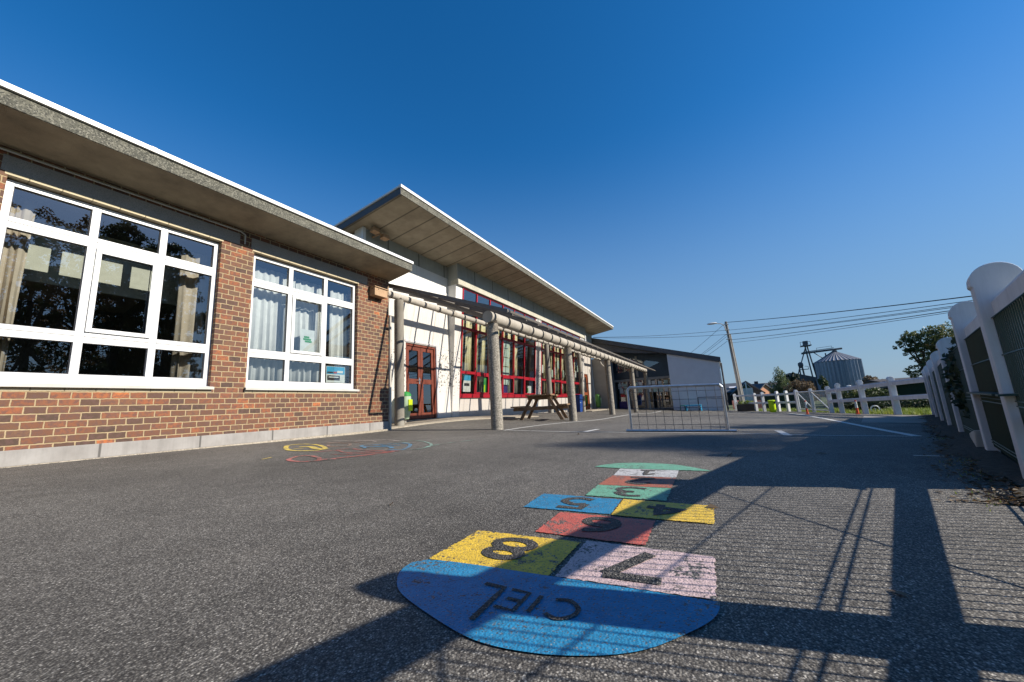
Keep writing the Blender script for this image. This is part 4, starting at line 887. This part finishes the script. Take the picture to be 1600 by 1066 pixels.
x,y=24.9,-1.0; z=g(x,y); t=thing('planter','long brown planter box with yellow green plants behind the far fence','planter',(x,y,z))
obj('planter_box',B().box(x-.2,x+.2,y-.75,y+.15,z,z+.38),M['soil'],t,bevel=.01)
obj('plants',leafcloud((x,y-.3,z+.45),.18,.45,.13,220,.05,3),M['grass'],t)
x,y=25.0,1.35; z=g(x,y); t=thing('toddler_table','small light blue plastic table with teal legs seen through the goal mesh','table',(x,y,z))
obj('tabletop',B().box(x-.2,x+.2,y-.42,y+.42,z+.30,z+.36),M['bluetable'],t,bevel=.01)
for sx_ in(-.16,.16):
    for sy_ in(-.38,.38): obj('leg',B().tube((x+sx_*1.1,y+sy_*1.05,z),(x+sx_,y+sy_,z+.30),.03,8),M['bluetable'],t)
x,y=25.1,1.95; z=g(x,y); t=thing('toddler_bench','small dark green plastic bench left of the light blue table','bench',(x,y,z))
obj('seat',B().box(x-.15,x+.15,y-.14,y+.14,z+.28,z+.33),M['greentable'],t,bevel=.01)
for sy_ in(-.12,.12): obj('leg',B().tube((x,y+sy_*1.2,z),(x,y+sy_,z+.28),.03,8),M['greentable'],t)
t=thing('handrail','thin grey handrail in front of the pale grey gable wall','handrail',(25.55,.4,g(25.55,.4)))
obj('rail_tube',B().path([(25.55,1.08,-.78),(25.55,1.08,0.0),(25.55,-.2,-.04),(25.55,-.2,-.85)],.02,8),M['greyclad'],t,smooth=True)
# ---------------------------------------------------------------- grey annexe at the end
GX=25.72
ax=thing('grey_annexe','modern grey clad annexe with a sloping roof and glazed entrance at the far end','building',(GX,2.5,-.8))
def rz_(y): return 2.30+.2905*(y+.40)
b=B(); b.prism([(2.52,-.9),(-.25,-.95),(-.25,rz_(-.25)-.31),(2.52,rz_(2.52)-.31)],'x',GX,GX+5); obj('gable_wall',b,M['greyclad2'],ax)
rf=obj('roof',B().prism([(-.42,rz_(-.42)-.30),(7.3,rz_(7.3)-.30),(7.3,rz_(7.3)),(-.42,rz_(-.42))],'x',GX-.12,GX+9),M['greyclad'],ax)
obj('corner_trim',B().box(GX-.02,GX+.06,-.33,-.251,-.95,2.03),M['white'],ax); obj('corner_downpipe',B().tube((GX+.05,-.42,-.9),(GX+.05,-.42,1.95),.05,10),M['greyclad'],ax)
RX=GX+.95
obj('recess_wall',B().prism([(2.53,1.46),(7.3,1.6),(7.3,4.2),(2.53,rz_(2.53)-.305)],'x',RX,RX+.2),M['tealpanel'],ax)
obj('recess_soffit',B().prism([(2.53,rz_(2.53)-.312),(7.3,rz_(7.3)-.312),(7.3,rz_(7.3)-.95),(4.6,rz_(4.6)-.62),(3.0,rz_(3.0)-.34)],'x',GX+.02,GX+.10),M['greyclad'],ax)
cl=obj('triangular_window',B().add([(RX-.01,6.3,3.2),(RX-.01,3.1,2.45),(RX-.01,3.7,2.2),(RX-.01,6.3,1.9)],[(0,1,2,3)]),M['glass'],ax)
obj('window_post',B().box(RX-.06,RX-.015,4.55,4.68,1.6,3.0),M['greywall'],cl)
obj('transom_beam',B().box(RX-.08,RX-.01,2.53,7.3,1.34,1.50),M['greywall'],ax,bevel=.01)
fb=B()
for y in (2.56,3.4,4.25,5.1,5.25,6.15,7.2): fb.box(RX-.06,RX,y-.04,y+.04,-.8,1.34)
fb.box(RX-.055,RX-.005,2.6,7.2,-.75,-.55).box(RX-.055,RX-.005,2.6,7.2,.98,1.02)
gf=obj('glazing_frame',fb,M['greyclad'],ax); obj('pane',B().add([(RX-.03,2.6,-.75),(RX-.03,7.2,-.75),(RX-.03,7.2,1.34),(RX-.03,2.6,1.34)],[(0,1,2,3)]),M['glass'],gf)
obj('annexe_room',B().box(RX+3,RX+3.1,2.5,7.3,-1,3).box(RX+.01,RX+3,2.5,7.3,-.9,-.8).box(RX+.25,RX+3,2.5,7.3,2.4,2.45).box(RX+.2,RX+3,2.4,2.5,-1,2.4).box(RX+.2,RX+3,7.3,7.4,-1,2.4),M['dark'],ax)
rs=random.Random(9); cnt=0
for y in (2.75,3.1,3.5,3.82,4.4,4.72,5.35,5.7):
    for z in (.95,.55,.2)[:2 if y<5 else 2]:
        yy=y+rs.uniform(-.05,.05); zz=z+rs.uniform(-.07,.07)
        tag(obj('paper_sheet',B().box(RX-.045,RX-.040,yy,yy+.24,zz,zz+.32),M['paper_green' if rs.random()<.5 else 'paper']),'paper drawing stuck to the glazed entrance of the grey annexe','paper sheet','paper drawings on the annexe glazing')
t=tag(obj('storage_box',B().box(RX-.35,RX-.09,5.3,5.95,-.62,.02),M['purple'],bevel=.01),'dark purple box standing against the annexe glazing','box')
# ---------------------------------------------------------------- pole, wires
px_,py_=27.75,-1.12; pzz=g(px_,py_)
pole=thing('utility_pole','tall leaning concrete utility pole with a street lamp arm and cables','utility pole',(px_,py_,pzz))
obj('mast',B().tube((px_+.0,py_-.16,pzz-.1),(27.7,-1.08,4.72),.12,12,.075),M['pole'],pole,smooth=True)
obj('strut',B().tube((px_+.1,py_-.27,pzz-.1),(27.75,-1.2,3.9),.075,10,.055),M['pole'],pole,smooth=True)
obj('lamp_arm',B().path([(27.6,-1.02,4.1),(27.6,-.95,4.45),(27.55,-.8,4.6),(27.5,-.45,4.66)],.025,8),M['alu'],pole,smooth=True)
obj('lamp_head',B().blob((27.5,-.28,4.68),.14,.30,.07,8),M['white'],pole,smooth=True)
for z in (4.5,4.15,3.85,3.55): obj('insulator',B().tube((27.55,-1.2,z),(27.55,-.95,z),.03,8),M['alu'],pole)
def cable(lab,p0,p1,sag,r=.012,grp='overhead cables from the utility pole'):
    p0=Vector(p0);p1=Vector(p1); pts=[]
    for i in range(25):
        t=i/24; q=p0.lerp(p1,t); q.z-=sag*4*t*(1-t); pts.append(tuple(q))
    tag(obj('cable',B().path(pts,r,5),M['cable'],loc=tuple(p0)),lab,'cable',grp)
# a second pole stands outside the frame beyond the fence
t0=Vector((27.7,-1.1)); vdir=Vector((15.0,-6.53))-t0; far_pt=t0+vdir*2.1
z_on=[(4.66,2.60),(4.12,2.45),(3.86,2.38),(3.80,2.35),(3.52,2.28),(3.36,2.25)]
zz_=(4.66,4.14,3.88,3.86,3.50,3.30)
tgt=(2.60,2.48,2.40,2.36,2.29,2.25)
# ---- place the right hand wires by their height over the fence
nmz=['topmost','second','third','fourth','fifth','lowest']
for i in range(6):
    z0_=zz_[i]; z1_=tgt[i]
    zend=z0_+(z1_-z0_)*2.1
    cable('%s of the six cables running right from the utility pole'%nmz[i],(27.65,-1.1-.02*i,z0_),(far_pt.x,far_pt.y,zend+.0),.28,(.016,.010,.009,.009,.012,.008)[i])
cable('upper cable from the pole to the hall roof corner',(27.6,-1.05,4.15),(25.5,7.1,4.53),.12,.011); cable('lower cable from the pole to the hall roof corner',(27.6,-1.05,3.86),(25.5,7.1,4.50),.10,.011)
for i,(z0_,lab) in enumerate(((4.6,'steepest'),(3.9,'second steepest'),(3.75,'third'),(3.45,'flatter'))):
    cable('%s cable dropping from the pole behind the annexe roof'%lab,(27.7,-1.0,z0_),(36,4.2,z0_-2.4+(i*.12)),.15,.010)
# ---------------------------------------------------------------- silo and elevator
sx_,sy_=70.0,-15.68; zb=-2.6; ze=4.0; rs_=2.55
silo=thing('grain_silo','round corrugated steel grain silo with a conical roof beyond the far fence','silo',(sx_,sy_,zb))
b=B(); n=36; vs=[]; N=n*4
for z in (zb,ze):
    for i in range(N):
        a=2*math.pi*i/N; rr=rs_+(.13 if i%4==0 else 0); vs.append((sx_+rr*math.cos(a),sy_+rr*math.sin(a),z))
b.add(vs,[(i,(i+1)%N,N+(i+1)%N,N+i) for i in range(N)]); obj('silo_wall',b,M['silo'],silo)
b=B(); vs=[]
for rr,z in((rs_+.12,ze-.05),(.25,ze+1.35)):
    for i in range(N): a=2*math.pi*i/N; k=(.07 if i%4==0 else 0)*(rr/rs_); vs.append((sx_+rr*math.cos(a),sy_+rr*math.sin(a),z+k))
b.add(vs,[(i,(i+1)%N,N+(i+1)%N,N+i) for i in range(N)]); cr=obj('silo_roof',b,M['siloroof'],silo)
obj('roof_cap',B().lathe((sx_,sy_,ze+1.3),[(.3,0),(.3,.2),(.1,.3)],14),M['steel_dark'],cr)
obj('roof_ladder',B().tube((sx_-.6,sy_+1.9,ze+.4),(sx_,sy_+.1,ze+1.5),.07,6),M['steel_dark'],cr)
el=thing('grain_elevator','dark steel grain elevator tower with a conveyor bridge to the silo top','elevator',(70,-13,-2.4))
hx=70; hy=-12.5; hz=6.9
obj('elevator_head',B().box(hx-.3,hx+.3,hy-.28,hy+.28,hz-.1,hz+.45),M['steel_dark'],el); obj('platform',B().box(hx-.7,hx+.7,hy-.6,hy+.6,hz-.32,hz-.2).path([(hx,hy-.6,hz-.2),(hx,hy-.6,hz+.35),(hx,hy+.6,hz+.35),(hx,hy+.6,hz-.2)],.03,5),M['steel_dark'],el)
for y0,y1 in((hy-.15,hy-.75),(hy+.1,hy-.1)): obj('leg',B().tube((hx,y0,hz-.3),(hx,y1+(-.2),-2.4),.10,6),M['steel_dark'],el)
obj('leg',B().tube((hx,hy,hz-.3),(hx,hy+1.6,2.4),.08,6),M['steel_dark'],el); obj('leg',B().tube((hx,hy-2.1,5.3),(hx,hy-2.2,-2.4),.09,6),M['steel_dark'],el)
br=obj('conveyor_bridge',B().tube((hx,hy+.7,5.55),(hx,sy_-.9,5.75),.14,6).tube((hx,hy+.5,5.75),(hx,sy_,5.95),.05,5),M['steel_dark'],el)
obj('bridge_brace',B().tube((hx,hy-2.1,4.2),(hx,hy-.8,5.5),.06,5).tube((hx,hy-2.15,4.2),(hx,hy-3.3,5.6),.06,5),M['steel_dark'],el)
obj('railing',B().path([(hx,hy-1.2,5.7),(hx,hy-1.2,6.15),(hx,sy_+.2,6.25),(hx,sy_+.2,5.9)],.025,5),M['steel_dark'],el)
se=thing('small_elevator','smaller grain elevator head with a service platform left of the silo','elevator',(70,-11.3,-1.5))
obj('elevator_head',B().lathe((70,-11.45,3.8),[(.1,.5),(.32,.35),(.34,0),(.2,-.4)],12),M['steel_dark'],se); obj('tower_leg',B().tube((70,-11.6,3.6),(70,-11.8,-1.5),.12,6).tube((70,-11.25,3.6),(70,-11.2,-1.5),.09,6),M['steel_dark'],se); obj('platform',B().box(69.6,70.4,-12.3,-11.1,3.15,3.22).path([(70,-12.3,3.2),(70,-12.3,3.6),(70,-11.9,3.65)],.03,5),M['steel_dark'],se)
bn=thing('grain_barn','long dark roofed barn behind the brownish bush','barn',(78,-12.5,-2))
obj('barn_wall',B().box(78,84,-14.6,-11.4,-2.5,1.6),M['slate2'],bn); obj('barn_roof',B().prism([(-14.8,1.5),(-11.0,1.9),(-11.0,3.15),(-11.6,3.1),(-14.6,2.1)],'x',77.8,84.2),M['slate'],bn)
# ---------------------------------------------------------------- houses behind
def house(lab,x,y0,y1,zb_,ze_,zr,roof,wall,depth=8,name='house',gable=True,chim=None):
    t=thing(name,lab,'house',(x,(y0+y1)/2,zb_)); ym=(y0+y1)/2
    if gable:
        w=obj('wall',B().prism([(y0,zb_),(y1,zb_),(y1,ze_),(ym,zr),(y0,ze_)],'x',x,x+depth),wall,t)
        r_=B(); 
        for s,ye in((-1,y0),(1,y1)):
            r_.prism([(ym,zr+.01),(ye+s*.2,ze_-.2*(zr-ze_)/abs(ym-y0)+.01),(ye+s*.2,ze_-.2*(zr-ze_)/abs(ym-y0)+.13),(ym,zr+.13)],'x',x-.15,x+depth+.1)
        obj('roof',r_,roof,t)
    else:
        obj('wall',B().box(x,x+depth,y0,y1,zb_,ze_),wall,t)
        obj('roof',B().prism([(x-.25,ze_-.08),(x+depth/2,zr),(x+depth+.25,ze_-.08),(x+depth/2,zr-.12)],'y',y0-.2,y1+.2),roof,t)
    if chim: obj('chimney',B().box(x+depth/2-.25,x+depth/2+.25,chim-.25,chim+.25,zr-.3,zr+.35),M['slate2'],t)
    return t
zf=-1.1
h1=house('slate roofed house with a skylight left of the utility pole',47,-2.6,1.5,zf,.42,1.38,M['slate'],M['slate2'],7,gable=False)
obj('skylight',B().add([(47.9,-1.9,.80),(47.9,-1.2,.80),(48.5,-1.2,.975),(48.5,-1.9,.975)],[(0,1,2,3)]),M['greyclad2'],h1)
h2=house('dark gabled house with a pointed glass veranda',45,-3.95,-1.35,zf,.15,1.25,M['slate'],M['slate2'],6)
ver=obj('glass_veranda',B().prism([(-3.05,zf),(-2.1,zf),(-2.1,.6),(-2.55,1.18),(-3.05,.6)],'x',44.2,44.9),M['greyclad2'],h2)
obj('veranda_post',B().box(44.1,44.19,-2.62,-2.52,zf,1.2).box(44.1,44.19,-3.08,-3.0,zf,.62),M['white'],ver); obj('veranda_glass',B().add([(44.18,-2.98,.62),(44.18,-2.64,.62),(44.18,-2.6,1.1)],[(0,1,2)]).add([(44.18,-2.5,1.1),(44.18,-2.15,.62),(44.18,-2.5,.62)],[(0,1,2)]),M['leaf_dark'],ver)
oh=house('small orange rendered house with a pointed gable',49,-5.15,-3.95,zf,.48,.95,M['slate'],M['orangewall'],3); oh.rotation_euler=(0,0,R(38))
house('long low house with a dark roof behind the orange gable',68,-8.5,-3.5,-1.5,.9,1.62,M['slate2'],M['slate2'],7,gable=False,chim=-5.6)
house('distant grey slate roofed house behind the dark gabled house',60,-6.6,-3.2,-1.5,.55,1.1,M['slate'],M['slate2'],6,gable=False)
t=tag(obj('garden_wall',B().box(30,30.2,-2.55,-1.75,-1.15,-.42).box(30,30.2,-1.2,-.8,-1.15,-.35),M['pinkwall']),'pinkish rubble garden wall behind the far fence','wall')
t=tag(obj('windbreak_fence',B().box(26.6,26.65,-4.6,-2.2,-1.0,-.1),M['green_sheet']),'dark green windbreak behind the far fence near the yellow bin','fence')
sh=thing('green_shed','low dark green shed with a shallow gable behind the far right fence','shed',(24,-8.6,-1.0))
obj('shed_wall',B().prism([(-6.2,-1.1),(-13,-1.1),(-13,.1),(-9.3,.22),(-6.2,-.25)],'x',26,31),M['green_sheet'],sh); obj('shed_roof',B().prism([(-6.0,-.29),(-9.3,.225),(-9.3,.30),(-6.0,-.20)],'x',25.8,31.2).prism([(-9.3,.225),(-13,.11),(-13,.18),(-9.3,.30)],'x',25.8,31.2),M['steel_dark'],sh)
house('pale flat topped outbuilding between the dark shed and the tree',40,-14.8,-11.6,-1.2,.42,.62,M['slate2'],M['greywall'],5,gable=False,name='outbuilding')
tk=thing('water_tank','white rounded tank at the foot of the silo','tank',(40,-9.3,-1.2)); obj('tank_shell',B().lathe((40,-9.4,-1.2),[(.5,0),(.55,.3),(.55,1.1),(.4,1.3),(.1,1.38)],16),M['tankwhite'],tk,smooth=True); obj('tank_lid',B().lathe((40,-9.4,.17),[(.15,0),(.15,.08),(.05,.1)],12),M['tankwhite'],tk)
wr=thing('hose_reel','little white coiled hose reel on the grass behind the far fence','hose reel',(17.2,-4.6,-.85))
wb=B(); 
for i in range(16):
    a0,a1=R(22.5*i),R(22.5*(i+1)); wb.tube((17.2,-4.6+.11*math.cos(a0),-.73+.11*math.sin(a0)),(17.2,-4.6+.11*math.cos(a1),-.73+.11*math.sin(a1)),.022,6)
obj('coil',wb,M['white'],wr)
obj('reel_stand',B().tube((17.2,-4.6,-.85),(17.2,-4.6,-.7),.02,6),M['white'],wr)
# ---------------------------------------------------------------- vegetation
def tree(lab,x,y,zb_,h,crown,leafmat,nleaf,size,seed,trunk_r=.15,name='tree',cat='tree',grp=None):
    """crown: list of (dx,dy,z,rx,ry,rz)"""
    t=thing(name,lab,cat,(x,y,zb_),grp); rs=random.Random(seed)
    tb=B(); top=(x,y,zb_+h*.45); tb.tube((x,y,zb_-.1),top,trunk_r,10,trunk_r*.65)
    for (dx,dy,z,rx,ry,rz) in crown:
        e=Vector((x+dx,y+dy,z)); s=Vector(top); mid=s.lerp(e,.5)+Vector((rs.uniform(-.1,.1)*rx,rs.uniform(-.1,.1)*ry,-.1*rz))
        tb.tube(tuple(s),tuple(mid),trunk_r*.5,7,trunk_r*.33); tb.tube(tuple(mid),tuple(e),trunk_r*.33,6,trunk_r*.1)
        for k in range(5):
            q=e+Vector((rs.uniform(-.8,.8)*rx,rs.uniform(-.8,.8)*ry,rs.uniform(-.6,.8)*rz)); tb.tube(tuple(mid.lerp(e,rs.uniform(.3,1))),tuple(q),trunk_r*.14,5,trunk_r*.04)
    obj('trunk',tb,M['bark'],t,smooth=True)
    lb=B(); tot=sum(c[3]*c[4]*c[5] for c in crown)
    for ci,(dx,dy,z,rx,ry,rz) in enumerate(crown):
        n=int(nleaf*(rx*ry*rz)/tot); nc=max(3,n//30)
        for k in range(nc): # leaf clumps
            while 1:
                u,v_,w=rs.uniform(-1,1),rs.uniform(-1,1),rs.uniform(-1,1); q=u*u+v_*v_+w*w
                if .15<q<1: break
            c=(x+dx+u*rx,y+dy+v_*ry,z+w*rz); sub=leafcloud(c,rx*.3*rs.uniform(.6,1.2),ry*.3*rs.uniform(.6,1.2),rz*.24*rs.uniform(.6,1.2),30,size,rs.randint(0,10**6))
            lb.add(sub.v,sub.f)
    obj('crown',lb,leafmat,t); return t
# tree above the right fence
tree('leafy ash tree with a few yellowing leaves above the right hand fence',35,-12.2,-1.1,5.,[(0,-.5,3.0,.9,.8,.8),(.3,.3,3.1,.7,.55,.55),(0,.75,2.7,.5,.4,.45),(0,-1.4,3.0,.9,.8,.8),(0,.40,2.1,.6,.5,.42),(.3,-.3,2.4,.8,.6,.7),(0,-1.2,2.1,.8,.7,.7),(0,-.5,1.5,.8,.7,.7),(0,.15,.9,.7,.7,.55),(0,-.7,.7,.8,.8,.6)],M['leaf_ash'],9500,.07,5)
tree('tall pale green conifer like shrub left of the brownish bush',36,-4.35,-1.0,2.5,[(0,0,.9,.55,.45,1.0),(0,-.3,.5,.6,.45,.9),(0,.35,.3,.5,.4,.8),(0,-.1,-.3,.7,.75,.7)],M['leaf_conifer'],6500,.055,6,.08,'shrub','shrub')
tree('broad brownish bush in front of the grain elevator',33,-5.15,-1.0,1.6,[(0,.1,.35,.6,.5,.55),(0,-.45,.15,.6,.45,.5),(0,.5,.0,.5,.5,.6),(0,-.1,-.4,.7,.95,.5)],M['leaf_brown'],6500,.05,7,.06,'bush','bush')
tree('dark pointed tree behind the barn roof',62,-9.3,-1.2,3.2,[(0,0,1.7,.6,.45,.8),(0,.9,1.6,.6,.5,.7),(0,1.6,1.3,.6,.5,.6)],M['leaf_dark'],3500,.09,8)
tree('small yellowish tree just left of the silo wall',62,-12.1,-1.2,2.2,[(0,.0,.9,.5,.45,.9)],M['leaf'],1500,.08,9,.08)
tree('round yellow brown tree at the right side of the silo',60,-16.3,-1.2,2.6,[(0,.1,.7,.9,.7,.65),(0,-.8,.35,.8,.6,.5)],M['leaf_brown'],2600,.09,10,.1)
tree('green bush in front of the silo foot',24,-5.9,-1.0,.9,[(0,.2,-.25,.5,.45,.35),(0,-.5,-.35,.5,.45,.4),(0,-1.0,-.45,.5,.4,.35)],M['leaf'],4200,.04,11,.04,'bush','bush')
tree('dark shrub behind the second far post right of the gate',18.6,-5.0,-.9,.6,[(0,0,-.6,.3,.45,.22),(0,.6,-.62,.3,.35,.2)],M['leaf_dark'],3000,.035,12,.03,'bush','bush')
tree('low dark bush against the green shed',19.5,-6.3,-.95,.5,[(0,0,-.65,.3,.6,.22)],M['leaf_dark'],2200,.035,13,.03,'bush','bush')
tree('dark leafy tree partly hidden by the annexe gable',60,.1,-1.3,3.,[(0,0,1.0,1.0,.9,1.0)],M['leaf_dark'],2500,.09,14)
# big trees outside the frame: seen mirrored in the classroom windows, their shadows reach the yard
BT=[(3.6,-29.5,14.6,1,'leftmost'),(7.0,-30,15.8,2,'second'),(11.5,-30,18.9,3,'third'),(15.0,-31,18.6,4,'rightmost')]
for (x,y,h,sd,w) in BT:
    rs=random.Random(sd*17); cr=[]
    for k in range(16):
        zz=h*(.22+.72*k/15); sp=(2.3 if sd<3 else 2.8)*math.sin(math.pi*(.12+.80*k/15)); a=k*2.4; cr.append((sp*.75*math.cos(a),sp*.75*math.sin(a),zz-1.2,1.5,1.5,1.3))
    tree('%s of the tall dark trees mirrored in the classroom windows'%w,x,y,-.9,h,cr,M['leaf_dark'],(17000 if sd>2 else 4500),.13,sd+30,.3,'tall_tree','tree','tall trees beyond the right fence')
for (x,y,h,sd,w) in ((8.5,-52,27,5,'left'),(14.5,-54,28.5,6,'middle'),(20.0,-53,24,7,'right')):
    rs=random.Random(sd*13); cr=[]
    for k in range(14):
        zz=h*(.2+.72*k/13); sp=4.2*math.sin(math.pi*(.14+.76*k/13)); a=k*2.4; cr.append((sp*.8*math.cos(a),sp*.8*math.sin(a),zz-1.5,2.5,2.5,2.3))
    tree('%s of the three distant giant trees mirrored behind the nearer ones'%w,x,y,-.9,h,cr,M['leaf_brown'],7000,.2,sd+70,.4,'tall_tree','tree','distant tall trees beyond the right fence')
for (x,y,h,sd,w) in ((21,-30,5.5,8,'left'),(27,-31,4.6,9,'right')):
    tree('%s low tree mirrored at the bottom of the second classroom window'%w,x,y,-.9,h,[(0,0,h-3.2,2.4,2.0,1.6),(2.2,0,h-3.8,1.8,1.6,1.4)],M['leaf_dark'],5000,.13,sd+50,.2,'low_tree','tree')
# grass strip behind the fence, weeds and litter at its foot
rs=random.Random(21)
def blades(regions,n,hmin,hmax):
    b=B()
    for i in range(n):
        x,y=regions(rs); z=g(x,y)-.03; a=rs.uniform(0,6.28); h=rs.uniform(hmin,hmax); w=.008+.006*rs.random(); lx,ly=rs.gauss(0,.35)*h,rs.gauss(0,.35)*h
        b.add([(x-w*math.cos(a),y-w*math.sin(a),z),(x+w*math.cos(a),y+w*math.sin(a),z),(x+lx,y+ly,z+h)],[(0,1,2)])
    return b
def strip(rs):
    x=rs.uniform(11.5,26); return x,yr(x)-rs.uniform(.15,2.2)
o=obj('grass',blades(strip,15000,.05,.16),M['grass'],loc=(0,0,0)); tag(o,'strip of bright grass behind the far white fence','grass',kind='stuff')
def weeds(rs):
    x=rs.choice([2.6,3.2,3.7,4.6,5.5,7.4,9])+rs.gauss(0,.12); return x,FX(x)+.1+abs(rs.gauss(0,.08))
o=obj('weeds',blades(weeds,1400,.015,.045),M['grass'],loc=(0,0,0)); tag(o,'small weeds growing along the foot of the right fence','weeds',kind='stuff')
def leaf_bits(pts,smin,smax):
    b=B()
    for x,y in pts:
        a=rs.uniform(0,6.28); s=rs.uniform(smin,smax); z=g(x,y)+.004; c,si=math.cos(a),math.sin(a); cu_=rs.uniform(.1,.6)*s
        b.add([(x-c*s,y-si*s,z),(x+si*s*.45,y-c*s*.45,z+cu_),(x+c*s,y+si*s,z+.3*cu_),(x-si*s*.45,y+c*s*.45,z+.002)],[(0,1,2),(0,2,3)])
    return b
pts=[]
for i in range(3200):
    x=2.45+9.8*rs.random()**1.3; w=.10+.06*math.exp(-((x-4)/2)**2); pts.append((x,FX(x)+.04+abs(rs.gauss(0,w*.7))))
o=obj('leaf_litter',leaf_bits(pts,.007,.022),M['litter'],loc=(0,0,0)); tag(o,'brown dead leaves and twigs heaped along the foot of the right fence','leaf litter',kind='stuff')
def soil_strip():
    b=B(); xs_=[2.6+.11*i for i in range(90)]; vs=[]
    for x in xs_:
        w=min(1,(x-2.58)/1.0)*.2+.05*math.sin(x*3.1)+.05*math.sin(x*7.7+1)
        for t in (0,.5,1): y=FX(x)-.05+(w+.05)*t; vs.append((x,y,g(x,y)+(.022,.018,.0035)[int(t*2)]))
    return b.add(vs,[(3*i+j,3*i+3+j,3*i+4+j,3*i+1+j) for i in range(len(xs_)-1) for j in range(2)])
M['dirt']=plain('leaf_mould',(.085,.07,.05),(.03,.025,.018),.95,30,0,.8,.02)
struct(obj('soil_edge',soil_strip(),M['dirt'],loc=(0,0,0)))
single=[(2.02,.09,.03,'curled brown leaf on the corner of the yellow number four square'),(3.75,-.02,.045,'pale dry leaf on the shaded asphalt beyond the hopscotch'),(4.05,-.25,.04,'dry leaf on a lit streak beyond the hopscotch'),(4.0,-.68,.045,'dark curled leaf on the shaded asphalt right of the goal'),(5.55,1.9,.03,'tiny pale leaf left of the goal near the short dash'),(1.55,1.6,.022,'small tan leaf on the sunlit asphalt left of the hopscotch'),(1.35,-.33,.025,'little orange leaf in the striped fence shadow')]
for x,y,s,lab in single:
    o=obj('fallen_leaf',leaf_bits([(x,y)],s,s),M['litter'],loc=(x,y,g(x,y))); tag(o,lab,'leaf','single fallen leaves on the asphalt')
